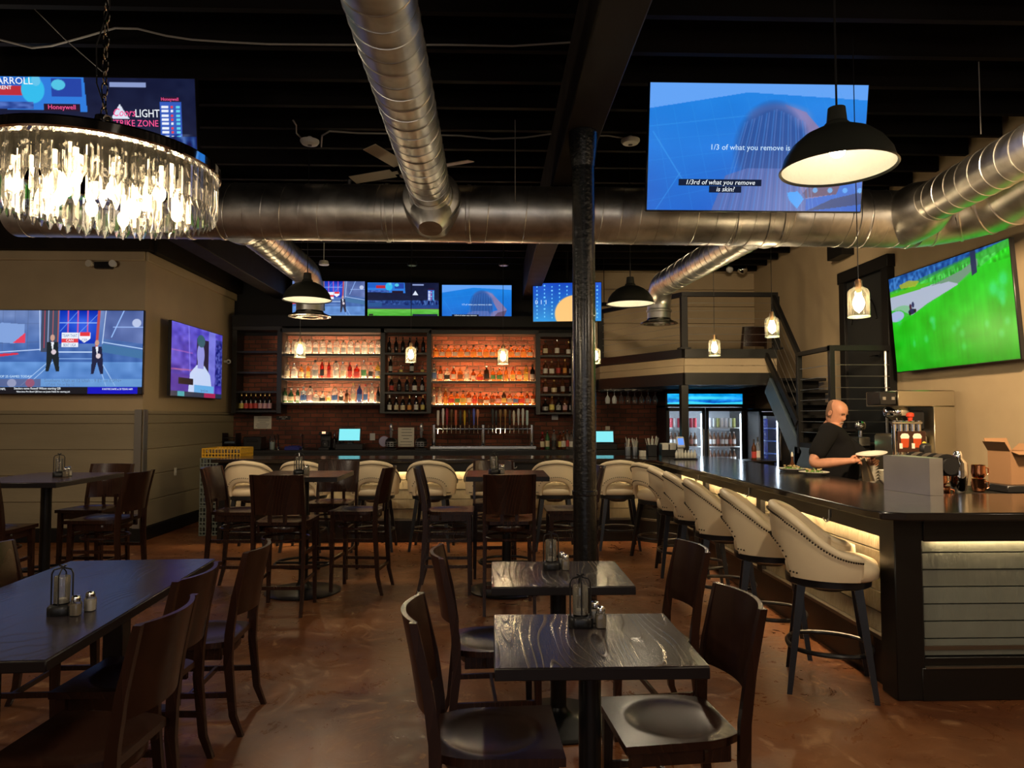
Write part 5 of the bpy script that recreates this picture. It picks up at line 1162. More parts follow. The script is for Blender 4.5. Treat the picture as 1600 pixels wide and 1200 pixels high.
R = Matrix.Rotation(R_(-30), 3, 'X')
MB().box((0, 0, .06), (.07, .05, .12), .01).box((0, -.01, .19), (.10, .03, .16), .01, R).build('body', M_WHITE, t); MB().box((0, -.028, .20), (.07, .004, .09), 0, R).build('display', emis('blue_display', (.12, .28, .9), 1.3), t)
t = thing('coaster_stack', 'small stack of pale coasters left of the straw holder', 'coasters', onbar(1004, 9.2)); MB().box((0, 0, .04), (.075, .075, .08), .003).build('stack', M_PAPER, t)
t = thing('sauce_rack', 'low dark rack of white squeeze bottles on the bar corner', 'rack', onbar(1071, 8.6)); MB().box((0, 0, .008), (.27, .1, .014), .003).build('rack', M_PLASTIC, t)
for i in range(7):
    q = onbar(1057+i*4.7, 8.6); b = thing('squeeze_bottle', 'small white squeeze bottle, %s from the left in the rack on the bar corner' % ORD[i], 'bottle', (q[0], q[1], ZT+.016), 0, 'squeeze bottles in the rack')
    MB().lathe([(.014, 0), (.017, .004), (.017, .06), (.010, .07)], 12).build('body', M_CERAM, b); MB().lathe([(.011, .068), (.011, .078), (.003, .098)], 10).build('nozzle', M_WHITE, b)
# glass rack hanging under the mezzanine
t = thing('glass_rack', 'black overhead rack for stemware hanging under the mezzanine', 'glass rack', (BX(985, 11.0), 11.0, 1.98))
for k in range(9): MB().box((-.42+k*.105, 0, .0), (.052, .5, .012)).build('rail', M_IRON, t)
MB().box((0, -.25, .012), (.9, .02, .012)).box((0, .25, .012), (.9, .02, .012)).cyl((-.3, 0, .0), (-.3, 0, .052), .006, n=6).cyl((.3, 0, .0), (.3, 0, .052), .006, n=6).build('frame', M_IRON, t)
for i in range(8):
    g = thing('wine_glass', 'upturned wine glass, %s from the left in the rack under the mezzanine' % ORD[i], 'glass', (t.location.x-.3675+i*.105, 10.9, 1.991), 0, 'upturned glasses in the overhead rack')
    MB().lathe([(.032, .0), (.032, -.004), (.004, -.012), (.004, -.08), (.02, -.1), (.036, -.13), (.038, -.17), (.031, -.21)], 16, caps=False).build('glass', M_GLASS if i > 1 else mat('frosted_glass', (.8, .85, .9), .3, trans=.5), g)

# ================================================================ COOLERS
def cooler(x0, x1, Y, top, label, header=True, doors=2, depth=.62):
    t = thing('drinks_cooler', label, 'cooler', ((x0+x1)/2, Y, 0)); w2 = (x1-x0)/2
    hh = top-(.25 if header else .03)
    MB().box((0, depth-.02, top/2), (w2*2, .04, top)).box((-w2+.02, depth/2, top/2), (.04, depth, top), .003).box((w2-.02, depth/2, top/2), (.04, depth, top), .003).box((0, depth/2, top-.015), (w2*2, depth, .03), .003).box((0, depth/2, .08), (w2*2, depth, .16)).box((0, depth/2, hh), (w2*2, depth, .03)).build('cabinet', M_PLASTIC, t)
    MB().box((0, depth-.045, hh/2), (w2*2-.1, .01, hh-.1)).build('liner', mat('cooler_liner', (.55, .6, .66), .5), t)
    if header:
        hp = MB().box((0, .004, hh+.12), (w2*2-.04, .02, .19), .003).build('header_frame', M_PLASTIC, t)
        pc = Pic(200, 40).grad('0a58c0', '10a8e8'); pc.noise(9, 4, .35); pc.noise(30, 8, .15); pc.poly([(.0, .0), (1, 0), (1, .25), (.6, .1), (.3, .3), (0, .15)], '40d8e0', .8); pc.ell(.45, .6, .35, .15, '50e0e8', .8, 1)
        me = screen_mesh('header', pc, 1.2); o = bpy.data.objects.new('lit_header', me); COL.objects.link(o); o.parent = t; o.location = (0, -.009, hh+.12); o.scale = (w2*2-.06, 1, .17*16/9)
    dw = w2*2/doors
    MB().box((0, .1, hh-.035), (w2*2-.12, .03, .02)).build('tube_or_fill_light', M_LEDW, t)  # top strip added to brighten the cooler interior
    for k in range(doors):
        cx = -w2+dw*(k+.5); z0, z1 = .16, hh-.02
        dd = MB().box((cx, -.012, z0+.03), (dw-.01, .04, .06), .004).box((cx, -.012, z1-.03), (dw-.01, .04, .06), .004).box((cx-dw/2+.03, -.012, (z0+z1)/2), (.05, .04, z1-z0), .004).box((cx+dw/2-.03, -.012, (z0+z1)/2), (.05, .04, z1-z0), .004).build('door', M_PLASTIC, t)
        MB().box((cx, -.012, (z0+z1)/2), (dw-.1, .006, z1-z0-.1)).build('door_glass', M_GLASS, dd)
        s = 1 if k % 2 == 0 else -1
        MB().box((cx+s*(dw/2-.04), -.045, 1.15), (.02, .03, .45), .005).build('door_handle', M_ALU, dd)
        for q in (-1, 1): MB().box((cx+q*(dw/2-.055), .03, (z0+z1)/2), (.012, .012, z1-z0-.2)).build('tube_or_fill_light', M_LEDW, t)
    return t, w2, dw
fx0, fx1 = at(1040, 650, 11.6).x, at(1163, 650, 11.6).x
cl, w2, dw = cooler(fx0, fx1, 11.6, 2.0, 'double glass-door drinks cooler with a lit blue header under the mezzanine')
CANS = {}
def can(kind, loc, colr, lab, grp):
    t = thing('drink_can' if kind == 'can' else 'beer_bottle', lab, 'can' if kind == 'can' else 'bottle', loc, 0, grp)
    key = (kind, colr)
    if key not in CANS:
        if kind == 'can': a = [MB().lathe([(.026, 0), (.031, .006), (.031, .145), (.026, .155)], 14).build('can_body', mat('can_'+colr, colr, .3, .4), t), MB().lathe([(.026, .155), (.027, .158), (.001, .157)], 14).build('can_lid', M_ALU, t)]
        else: a = [MB().lathe([(.029, 0), (.031, .005), (.031, .14), (.024, .17), (.013, .19), (.013, .225)], 14).build('glass', GC['brown'], t), MB().lathe([(.0315, .04), (.0315, .115)], 14, caps=False).build('label', mat('beer_'+colr, colr, .5), t), MB().lathe([(.0145, .222), (.0145, .235), (.012, .237)], 10).build('cap', M_ALU, t)]
        CANS[key] = a
    else:
        for o in CANS[key]: c2 = o.copy(); COL.objects.link(c2); c2.parent = t
cxm = (fx0+fx1)/2
for k, (z, kind) in enumerate([(.78, 'bottle'), (1.06, 'bottle'), (1.37, 'bottle'), (1.37, 'can')]):
    pass
RW = [(.80, 'bottle', ['d8dce0', '909cb0', 'c0c8d0']), (1.09, 'bottle', ['c8ccd4', 'd8d8d8', '905040']), (1.40, 'can', ['c8ccd8', 'b8c4c8', '98a060', 'c0c0c8'])]
for k in range(2):
    for si_, (z, kind, cs) in enumerate(RW):
        x0 = fx0+dw*k+.09; n = 7
        MB().box((-w2+dw*(k+.5), .28, z-.008), (dw-.11, .44, .014)).build('shelf', mat('white_wire_shelf', (.6, .65, .7), .4), cl)
        for i in range(n):
            if k == 0 and kind == 'can': cc = ['c04050', 'c8ccd8', 'b03850'][i % 3]
            else: cc = cs[i % len(cs)]
            can(kind, (x0+(dw-.19)*(i+.5)/n, 11.6+.13, z), cc, '%s, %s from the left on the %s shelf behind the %s cooler door' % ('drink can' if kind == 'can' else 'labelled beer bottle', ORD[i], ['lower', 'middle', 'upper'][si_], ['left', 'right'][k]), 'drinks in the double cooler')
nx = at(1202, 690, 10.6).x
c2_, w22, dw2 = cooler(nx-.17, nx+.17, 10.55, 1.70, 'narrow glass-door cooler with bright side lights, right of the double cooler', header=False, doors=1, depth=.5)
for k in range(6):
    z = .45+k*.19; MB().box((0, .22, z), (.24, .36, .01)).build('shelf', mat('blue_shelf', (.1, .2, .6), .4), c2_)
MB().box((0, .44, .85), (.26, .01, 1.4)).build('back_panel', mat('deep_blue_liner', (.03, .06, .5), .4), c2_)
for i, (px, h) in enumerate(((1178, .3), (1184, .33))):
    p = at(px, 700, 10.3); bottle(p.x, 10.3, .951, 'wine', ['brown', 'clear'][i], ['red', 'white'][i], 'black', h, .036, ['dark bottle with red label standing left of the narrow cooler', 'clear bottle beside the narrow cooler, right of the red-labelled one'][i], None)
tag(MB().span((3.55, 10.1, 0), (4.05, 10.5, .93)).span((3.5, 10.05, .93), (4.07, 10.5, .95)).build('side_cabinet', M_BARWOOD, smooth=False), 'low dark cabinet beside the narrow cooler', 'cabinet')

# ================================================================ RIGHT-HAND PREP AREA
pc_ = thing('prep_counter', 'stainless prep counter along the right wall behind the bartender', 'counter', (4.2, 6.9, 0))
MB().box((0, 0, .90), (.78, 2.0, .04), .006).build('top', M_STEEL, pc_); MB().box((.04, 0, .44), (.68, 1.9, .87), .004).build('cabinet', M_BLACKP, pc_); MB().box((-.36, 0, .82), (.03, 2.0, .05), .004).build('rail', M_STEEL, pc_)
PZ = .921
# tall beverage brewer
bv_ = thing('beverage_dispenser', 'tall stainless tea brewer with a black control box, against the right wall', 'dispenser', (4.28, 7.22, PZ))
q = .92
MB().span((.10, -.3, 0), (.32, .3, q-.16), .006).span((-.26, -.3, q-.16), (.32, .3, q), .008).span((-.26, -.3, 0), (.10, .3, .05), .004).build('body', mat('champagne_steel', (.52, .47, .36), .3, 1), bv_)
MB().span((-.44, -.3, q-.145), (-.27, -.05, q-.01), .01).build('control_box', M_PLASTIC, bv_)
MB().box((-.40, -.305, q-.08), (.03, .01, .03)).box((-.31, -.305, q-.08), (.03, .01, .03)).build('socket', M_ALU, bv_)
MB().lathe([(.05, q-.30), (.12, q-.25), (.13, q-.21), (.12, q-.18), (.10, q-.16)], 24, (-.16, -.1, 0)).lathe([(.02, q-.38), (.02, q-.3)], 12, (-.16, -.1, 0)).build('brew_basket', M_CHROME, bv_)
MB().span((-.1, -.2, q-.40), (.08, -.1, q-.2), .02).build('valve_block', M_PLASTIC, bv_)
MB().span((-.24, -.22, .06), (.09, .2, q-.44), .02).build('tea_urn', mat('champagne_steel', (.5, .5, .5)), bv_)
MB().box((-.17, -.235, .10), (.05, .04, .05), .01).build('tap', M_PLASTIC, bv_)
# soda tower
sd = thing('soda_tower', 'chrome drink tower with two photos of iced drinks on its front', 'dispenser', (3.98, 6.72, PZ))
for x in (-.12, -.06, 0, .06, .12): MB().cyl((x, 0, .0), (x, 0, .62), .022, n=14).build('column', M_CHROME, sd)
MB().box((0, 0, .03), (.36, .2, .06), .01).build('base', M_STEEL, sd); MB().box((0, 0, .6), (.3, .06, .03), .01).build('top_bar', M_STEEL, sd)
MB().box((.03, -.03, .42), (.27, .02, .2), .003).build('sign', mat('dark_photo', (.04, .015, .01), .3), sd)
pb_ = MB().use(mat('iced_tea', (.45, .06, .015), .3))
for x in (-.04, .08): pb_.lathe([(.028, -.055), (.036, -.04), (.04, .03), (.001, .031)], 16, (x, -.042, .42), sy=.05)
pb_.use(M_CERAM)
for x in (-.04, .08): pb_.lathe([(.038, .03), (.045, .05), (.03, .075), (.001, .08)], 16, (x, -.042, .42), sy=.05).box((x-.04, -.042, .38), (.03, .003, .05), .001)
pb_.use(mat('lemon', (.8, .62, .08), .4)).ball((.145, -.043, .40), .022, 12, (1, .1, 1)); pb_.build('drink_photo', None, sd)
for x in (-.09, .0, .09): MB().box((x, -.07, .27), (.05, .08, .05), .01).cyl((x, -.09, .25), (x, -.09, .2), .008, n=8).build('nozzle', M_PLASTIC, sd)
MB().lathe([(.02, .62), (.022, .65), (.035, .66), (.035, .69), (.015, .70)], 16, (.04, .0, 0)).build('red_funnel', mat('red_plastic', (.6, .05, .02), .35), sd)
# point-of-sale printer and clutter left of the tower
t = thing('coffee_grinder', 'black coffee machine with a tiny green light behind the bartender', 'coffee machine', (3.96, 7.72, PZ)); 
MB().box((0, 0, .15), (.3, .3, .3), .02).box((0, -.02, .38), (.28, .22, .12), .015).build('body', M_PLASTIC, t); MB().box((.06, -.155, .39), (.12, .01, .09), .003).build('panel', M_STEEL, t); MB().ball((-.03, -.14, .38), .01, 8).build('green_light', emis('green_led', (.1, 1, .6), 4), t)
MB().ball((.1, 0, .56), .06, 14).cyl((.1, 0, .44), (.1, 0, .52), .02).build('hopper', M_CHROME, t)
for i in range(3):
    g = thing('mug', 'white mug, %s from the left on the prep counter beside the drink tower' % ORD[i], 'mug', (3.70-.0+i*.10, 6.55, PZ), 0, 'white mugs beside the drink tower')
    MB().lathe([(.032, 0), (.038, .005), (.04, .095), (.037, .095), (.034, .01), (.001, .008)], 20).build('cup', M_CERAM, g); MB().tube([(.038, 0, .02), (.062, 0, .03), (.062, 0, .07), (.038, 0, .08)], .006, 6).build('handle', M_CERAM, g)
for i in range(2):
    g = thing('bowl_stack', ['taller', 'shorter'][i]+' stack of white bowls on the prep counter behind the plate being held', 'bowls', (3.68+i*.16, 6.84, PZ), 0, 'white bowl stacks')
    b = MB()
    for k in range(7-i*3): b.lathe([(.03, .03*k), (.06, .03*k+.03), (.075, .03*k+.05), (.07, .03*k+.05), (.05, .03*k+.03), (.001, .03*k+.02)], 20)
    b.build('bowls', M_CERAM, g)
# splash guard and garnish tray
sg = thing('splash_guard', 'brushed steel splash guard box standing on the bar counter', 'steel guard', (0, 0, ZT))
MB().prism([(2.80, 5.02), (2.885, 4.62), (2.975, 4.62), (2.96, 5.02)], 0, .245).build('guard', mat('satin_steel', (.72, .70, .68), .42, 1, noise=.06, nscale=4), sg, ang=20)
gt = thing('garnish_tray', 'black garnish tray with a ribbed roll-top cover behind the steel guard', 'garnish tray', (3.12, 4.99, .93))
MB().box((0, 0, .275), (.15, .42, .06), .01).box((0, .19, .14), (.15, .03, .28), .005).box((0, 0, .035), (.20, .42, .07), .004).build('tray', M_PLASTIC, gt)
for k in range(7): MB().tube([(.066*math.cos(a), -.19+.063*k, .30+.066*math.sin(a)) for a in [PI*i/10 for i in range(11)]], .028, 4, flat=.12).build('slat', M_BRASS if k % 2 else M_IRON, gt)
MB().lathe([(.001, 0), (.055, 0), (.055, .025), (.001, .025)], 24, (0, -.235, .31), R=Matrix.Rotation(-PI/2, 3, 'X')).build('end_cap', M_PLASTIC, gt)
tag(MB().span((3.035, 4.77, 0), (3.245, 5.22, .929), .004).build('ice_well', M_BLACKP), 'dark under-bar unit inside the near corner of the bar', 'cabinet')
# back cabinet with copper mugs, shaker, carton
bk = tag(MB().span((3.26, 5.0, 0), (4.30, 5.6, 1.03), .005).build('back_cabinet', M_BLACKP), 'low black cabinet behind the near leg of the bar', 'cabinet')
tag(MB().span((3.70, 5.02, 1.032), (4.06, 5.42, 1.085), .006).build('black_case', M_PLASTIC), 'flat black case under the cardboard box', 'case')
M_COP = mat('copper', (.78, .32, .16), .15, 1)
for i, (x, y, z) in enumerate([(3.12, 4.85, 1.001), (3.16, 4.96, 1.001), (3.12, 5.07, 1.001), (3.13, 4.90, 1.10), (3.56, 5.12, 1.031), (3.56, 5.12, 1.132)]):
    g = thing('copper_mug', 'copper mug, %s of the cluster beside the steel shaker' % ORD[i], 'mug', (x, y, z), 0, 'copper mugs')
    MB().lathe([(.03, 0), (.042, .01), (.048, .04), (.044, .09), (.046, .096), (.042, .094), (.042, .04), (.001, .01)], 24).build('cup', M_COP, g); MB().tube([(.044, 0, .02), (.075, 0, .03), (.075, 0, .07), (.044, 0, .08)], .005, 8).build('handle', M_COP, g)
g = thing('cocktail_shaker', 'shiny steel cocktail shaker between the garnish tray and the cardboard box', 'shaker', (3.37, 5.06, 1.031)); MB().lathe([(.035, 0), (.05, .02), (.062, .14), (.06, .22), (.03, .25)], 28).build('cup', M_CHROME, g); MB().lathe([(.03, .25), (.032, .28), (.02, .3), (.001, .302)], 20).build('cap', M_CHROME, g)
g = thing('bar_gun', 'black and chrome drink gun holder standing above the garnish tray', 'drink gun', (3.33, 5.4, 1.031)); MB().cyl((0, 0, 0), (0, 0, .27), .008, n=8).cyl((.03, 0, 0), (.03, 0, .27), .008, n=8).build('hose', M_CHROME, g); MB().box((.015, 0, .30), (.09, .05, .09), .02).build('head', M_PLASTIC, g)
bx_ = thing('cardboard_box', 'open brown cardboard box by the right wall', 'box', (3.87, 5.2, 1.086), R_(8)); CB = mat('cardboard', (.23, .125, .06), .8)
MB().box((-.105, 0, .12), (.004, .2, .24)).box((.105, 0, .12), (.004, .2, .24)).box((0, -.1, .12), (.21, .004, .24)).box((0, .1, .12), (.21, .004, .24)).box((0, 0, .003), (.21, .2, .004)).build('carton', CB, bx_)
fl_ = MB(); fl_.beam((-.105, 0, .24), (-.15, 0, .31), .004, .2, up=(0, 1, 0)).beam((.105, 0, .24), (.17, 0, .29), .004, .2, up=(0, 1, 0)).beam((0, .1, .24), (0, .14, .33), .2, .004).beam((0, -.1, .24), (0, -.17, .22), .2, .004).build('flap', CB, bx_)
p = atx(1573, 721, WX1-.004); t = thing('paper_notice', 'small white paper taped to the right wall beside the cardboard box', 'notice', (WX1-.004, p.y, p.z)); MB().box((0, 0, 0), (.006, .10, .13), .001).build('paper', M_PAPER, t); MB().box((-.004, 0, .01), (.001, .05, .07)).build('drawing', mat('ink', (.1, .1, .1), .6), t)
# plates with salad on the counter
def salad(p, lab, grp='salad plates on the bar', food=True, rz=0):
    t = thing('salad_plate' if food else 'dinner_plate', lab, 'plate', p, rz, grp)
    MB().lathe([(.06, 0), (.065, .004), (.10, .014), (.128, .026), (.130, .030), (.126, .031), (.095, .019), (.06, .010), (.001, .009)], 36).build('plate', M_CERAM, t)
    if food:
        rn = random.Random(int(p[0]*100)); s = MB()
        for k in range(70):
            a, r = rn.uniform(0, 2*PI), .085*math.sqrt(rn.random()); z = .02+.035*(1-r/.09)*rn.random(); x, y = r*math.cos(a), r*math.sin(a); d = rn.uniform(0, 2*PI); L_ = rn.uniform(.015, .032)
            v = Vector((math.cos(d)*L_, math.sin(d)*L_, rn.uniform(-.004, .014))); w3 = Vector((-math.sin(d), math.cos(d), rn.uniform(-.4, .4)))*.009
            c0 = Vector((x, y, z)); s.add([c0, c0+v*.5+w3, c0+v, c0+v*.5-w3, c0+v*.5+Vector((0, 0, .006))], [(0, 1, 4), (1, 2, 4), (2, 3, 4), (3, 0, 4)])
        tag(s.build('greens', mat('salad_green', (.12, .26, .04), .5, noise=.5, nscale=40), t), kind='stuff')
        s = MB()
        for k in range(14):
            a, r = rn.uniform(0, 2*PI), .07*math.sqrt(rn.random()); s.box((r*math.cos(a), r*math.sin(a), .035+rn.random()*.02), (.02, .012, .008), .002, Matrix.Rotation(a, 3, 'Z'))
        tag(s.build('toppings', mat('chicken', (.6, .45, .22), .6), t), kind='stuff')
    return t
pp = atz(1272, 740, ZT+.012); salad((pp.x, pp.y, ZT), 'white plate of salad, the nearer one on the counter before the bartender')
pp = atz(1246, 736, ZT+.012); salad((pp.x, pp.y+.12, ZT), 'white plate of salad, the farther one, partly behind the other')
q = (3.52, 7.2)
t = thing('sauce_bottle', 'bottle with an orange label behind the bartender', 'bottle', (3.25, 7.62, .93)); MB().lathe([(.03, 0), (.033, .005), (.033, .12), (.012, .17), (.012, .22)], 16).build('body', GC['brown'], t); MB().lathe([(.034, .02), (.034, .1)], 16, caps=False).build('label', emis('x', 'e07818', 0) if False else mat('orange_label', (.75, .32, .04), .5), t); MB().lathe([(.013, .22), (.013, .245), (.004, .27)], 10).build('nozzle', M_CERAM, t)
sh_ = thing('speed_rail', 'steel bar shelf running behind the side bar', 'shelf', (3.32, 8.0, 0)); MB().box((0, 0, .915), (.3, 1.7, .025), .004).build('shelf', M_STEEL, sh_); MB().box((0, -.8, .45), (.28, .03, .9)).box((0, .8, .45), (.28, .03, .9)).build('leg', M_STEEL, sh_)

# crates of glasses at the left end
M_CR = mat('grey_crate', (.16, .19, .17), .5); M_CY = mat('yellow_crate', (.75, .42, .02), .45)
def make_crate(m):
    t = thing('glass_crate', '', 'crate'); b = MB(); w_ = .25
    for s in (-1, 1):
        for z in (.008, .052, .118): b.box((0, s*w_, z), (.5, .01, .014)); b.box((s*w_, 0, z), (.01, .5, .014))
        for k in range(13):
            x = -w_+.5*k/12; b.box((x, s*w_, .062), (.012, .009, .12)); b.box((s*w_, x, .062), (.009, .012, .12))
    b.box((0, 0, .004), (.49, .49, .008)); b.build('crate', m, t, smooth=False)
    g = MB()
    for i in range(5):
        for j in range(5): g.lathe([(.03, .01), (.036, .11)], 10, (-.19+.095*i, -.19+.095*j, 0), caps=False)
    tag(g.build('glasses', M_GLASS, t), kind='stuff'); return t
cg = make_crate(M_CR)
for k in range(8):
    place(cg, k, (-3.62, 9.86, .002+k*.129), 0, 'grey plastic glass crate, %s from the floor at the left bar end' % ORD[k], 'stacked glass crates')
cy = make_crate(M_CY); cy.location = (-3.60, 9.86, .002+8*.129); tag(cy, 'bright yellow plastic crate on top of the stack at the left bar end', 'crate', 'stacked glass crates')

# ================================================================ CEILING BITS AND WALL BITS
def cable(pts, lab, r=.006, name='ceiling_cable'):
    return tag(MB().tube(pts, r, 6).build(name, M_WIRE), lab, 'cable')
def cp(l, Y, Z=None): return [at(x, y, Y) for x, y in l]
def ceil_pts(l, z=4.1): return [atz(x, y, z) for x, y in l]
cable(ceil_pts([(0, 62), (50, 75), (80, 72), (135, 57), (180, 44), (215, 45), (260, 56), (300, 62), (360, 66), (420, 69), (550, 70), (700, 70), (800, 72), (895, 66)], 4.11), 'long pale cable sagging across the dark ceiling near the top of the picture', .007)
cable(ceil_pts([(502, 229), (503, 212), (515, 205), (560, 208), (620, 209), (720, 212), (770, 217), (820, 215), (862, 209)], 4.1), 'pale cable strung under the joists beyond the forward duct', .008)
cable(ceil_pts([(458, 188), (463, 196), (463, 208), (474, 219)], 4.1), 'short curled cable beside the left smoke detector', .007)
cable(ceil_pts([(928, 212), (950, 212), (975, 216)], 4.1), 'short cable leading to the right smoke detector', .007)
cable(cp([(30, -8), (60, 20), (100, 60), (160, 112)], 4.6), 'thin straight wire slanting behind the chandelier chain', .003)
cable([(4.0, 4.6, 4.12), (4.05, 4.6, 3.95), (4.3, 4.6, 3.92), (4.4, 4.6, 4.0)], 'loop of cable near the ceiling at the right edge', .005)
for (px, py), lab in (((484, 222), 'round white smoke detector on the ceiling left of the forward duct'), ((985, 221), 'round white smoke detector on the ceiling left of the big blue screen')):
    p = atz(px, py, 4.08); t = thing('smoke_detector', lab, 'smoke detector', p); MB().lathe([(.03, -.03), (.07, -.02), (.085, .0), (.085, .015), (.02, .02), (.02, .048)], 28).build('body', M_WHITE, t); MB().lathe([(.02, -.034), (.02, -.03)], 12).build('sensor', M_PLASTIC, t)
# ceiling fan behind the forward duct
fp = atz(640, 262, 3.85); fn = thing('ceiling_fan', 'ceiling fan with pale blades half hidden behind the forward duct', 'ceiling fan', (fp.x, fp.y, 3.85))
MB().lathe([(.02, -.1), (.09, -.08), (.11, -.03), (.1, .03), (.03, .06), (.015, .08), (.015, .28)], 28).build('motor', M_BLACKP, fn)
for a in (-.45, 1.12, 2.69, 4.26):
    b = MB(); b.T = Matrix.Rotation(a, 4, 'Z') @ Matrix.Rotation(.22, 4, 'X'); b.box((.40, 0, -.03), (.46, .13, .008), .003).box((.14, 0, -.03), (.14, .04, .008)); b.build('blade', mat('fan_blade', (.42, .36, .26), .5), fn)
p = at(546, 250, 7.6); t = thing('sprinkler_head', 'small bright pipe fitting under the joists by the fan', 'fitting', (p.x, p.y, 4.05)); MB().cyl((0, 0, 0), (0, 0, .08), .02).tube([(-.1, 0, .03), (0, 0, .01), (.1, 0, .03), (.25, .0, .0)], .012, 6).build('fitting', M_ALU, t)
# emergency light on the left wall
p = at(158, 413, 9.1); t = thing('emergency_light', 'black twin-head emergency light high on the left wall', 'emergency light', (p.x, 9.13, p.z)); MB().box((0, .035, 0), (.22, .07, .09), .01).build('box', M_PLASTIC, t)
for s in (-1, 1): MB().cyl((s*.14, .02, .01), (s*.15, -.05, .01), .035, .045, 16).build('lamp_head', M_WHITE if s > 0 else M_PAPER, t)
def dome_cam(p, lab, d=(0, -1, 0)):
    t = thing('security_camera', lab, 'camera', p); MB().ball((0, 0, 0), .04, 14).cyl((0, 0, 0), Vector(d)*-.07, .025, n=12).build('body', M_WHITE, t); MB().ball(Vector((.012, -.03, -.005)), .02, 10).build('lens', M_PLASTIC, t)
p = atx(358, 565, -4.37); dome_cam((-4.38, p.y-.0, p.z), 'small white security camera on the corner of the wall block', (1, 0, 0))
for px, py, lab in ((1140, 421, 'white ceiling security camera above the mezzanine, left of the pair'), (1160, 421, 'dark ceiling spotlight above the mezzanine, right of the pair')):
    p = at(px, py, 12.0); t = thing('ceiling_spot', lab, 'ceiling fixture', (p.x, 12.0, p.z)); MB().cyl((0, 0, .07), (0, 0, 4.135-p.z), .03, n=12).build('stem', M_PLASTIC, t); MB().ball((0, 0, 0), .06 if px < 1150 else .085, 16).build('head', M_WHITE if px < 1150 else M_CHROME, t)
for i, (px, py) in enumerate(((506, 413), (644, 414), (787, 414), (944, 478))):
    Yq = 10.4 if i < 3 else 11.5; p = at(px, py, Yq); t = thing('track_spotlight', ['small white-rimmed spotlight above the left back-bar screen', 'recessed spotlight above the middle back-bar screen', 'recessed spotlight above the right back-bar screen', 'small dark fixture on the far wall just right of the iron column'][i], 'spotlight', (p.x, Yq, p.z))
    MB().cyl((0, 0, .05), (0, 0, 4.375-p.z), .006, n=8).lathe([(.07, -.01), (.075, .0), (.06, .05), (.01, .06)], 20).build('can', M_BLACKP if i else M_WHITE, t); MB().lathe([(.055, -.012), (.001, -.008)], 20).build('lens', M_ALU, t)
# chair up on the mezzanine
mc = place(dchair, 1, (at(1166, 540, 11.55).x, 11.5, 2.121), 0.1+PI*0, 'dark brown chair back showing above the mezzanine edge', DG)
# wall switch
sheet(271, 275, 732, 742, 5, M_PAPER, 'x', 'x') if False else None
p = atx(274, 737, WX0+.03); t = thing('wall_switch', 'small cream switch plate on the boarded side of the wall block', 'switch', (WX0+.03, p.y, p.z)); MB().box((0, 0, 0), (.008, .07, .11), .002).build('plate', M_PAPER, t); MB().box((.006, 0, 0), (.008, .02, .04), .002).build('toggle', M_WHITE, t)

# ================================================================ THE BARTENDER
def skinned(name, pts, edges, m, parent, root=0, sub=2):
    me = bpy.data.meshes.new(name); me.from_pydata([p[:3] for p in pts], edges, []); o = bpy.data.objects.new(name, me); COL.objects.link(o); o.parent = parent
    sk = o.modifiers.new('skin', 'SKIN'); sk.use_smooth_shade = True; 
    if not me.skin_vertices: 
        me.attributes.new('x', 'FLOAT', 'POINT')
    d = me.skin_vertices[0].data
    for i, p in enumerate(pts):
        r = p[3]; d[i].radius = r if isinstance(r, tuple) else (r, r); d[i].use_root = (i == root)
    if sub: s = o.modifiers.new('sub', 'SUBSURF'); s.levels = sub; s.render_levels = sub
    me.materials.append(m); return o
SKIN = mat('skin', (.46, .22, .135), .5, noise=.08, nscale=30); SHIRT = mat('black_shirt', (.006, .006, .007), .9, spec=.15); TROU = mat('dark_trousers', (.015, .015, .02), .8)
man = thing('person', 'balding man with a goatee in a black short-sleeved shirt looking down at a plate', 'person', (0, 0, 0))
# world joints; he faces right and slightly toward the camera
Fd = Vector((.93, -.36, 0)).normalized(); Rd = Vector((Fd.y, -Fd.x, 0))   # his right side is the camera side
P0 = Vector((3.275, 6.74, 0))
def W_(f, r, z): return P0+Fd*f+Rd*r+Vector((0, 0, z))
el_r, wr_r = Vector((2.93, 6.45, 1.145)), Vector((3.20, 6.27, 1.185))
el_l, wr_l = Vector((3.63, 6.72, 1.15)), Vector((3.47, 6.40, 1.17))
sh_r, sh_l = W_(-.05, .19, 1.43), W_(-.03, -.19, 1.43)
J = [(*W_(0, 0, .95), .15), (*W_(.02, 0, 1.12), .15), (*W_(0, 0, 1.30), .14), (*W_(-.01, 0, 1.43), .10), (*W_(.02, 0, 1.50), .065), (*W_(.035, .0, 1.57), .060),
     (*sh_r, .07), (*((sh_r+el_r)/2+Vector((-.01, 0, -.01))), .060), (*el_r, .050), (*((el_r+wr_r)/2), .047), (*wr_r, .030), (*(wr_r+(wr_r-el_r).normalized()*.05), .030),
     (*sh_l, .07), (*((sh_l+el_l)/2), .058), (*el_l, .048), (*((el_l+wr_l)/2), .043), (*wr_l, .030), (*(wr_l+(wr_l-el_l).normalized()*.05), .030),
     (*W_(0, .10, .86), .10), (*W_(.02, .11, .48), .065), (*W_(0, .12, .09), .045), (*W_(.14, .13, .04), .035),
     (*W_(0, -.10, .86), .10), (*W_(.02, -.11, .48), .065), (*W_(0, -.12, .09), .045), (*W_(.14, -.13, .04), .035)]
E = [(0, 1), (1, 2), (2, 3), (3, 4), (4, 5), (3, 6), (6, 7), (7, 8), (8, 9), (9, 10), (10, 11), (3, 12), (12, 13), (13, 14), (14, 15), (15, 16), (16, 17), (0, 18), (18, 19), (19, 20), (20, 21), (0, 22), (22, 23), (23, 24), (24, 25)]
skinned('body', J, E, SKIN, man)
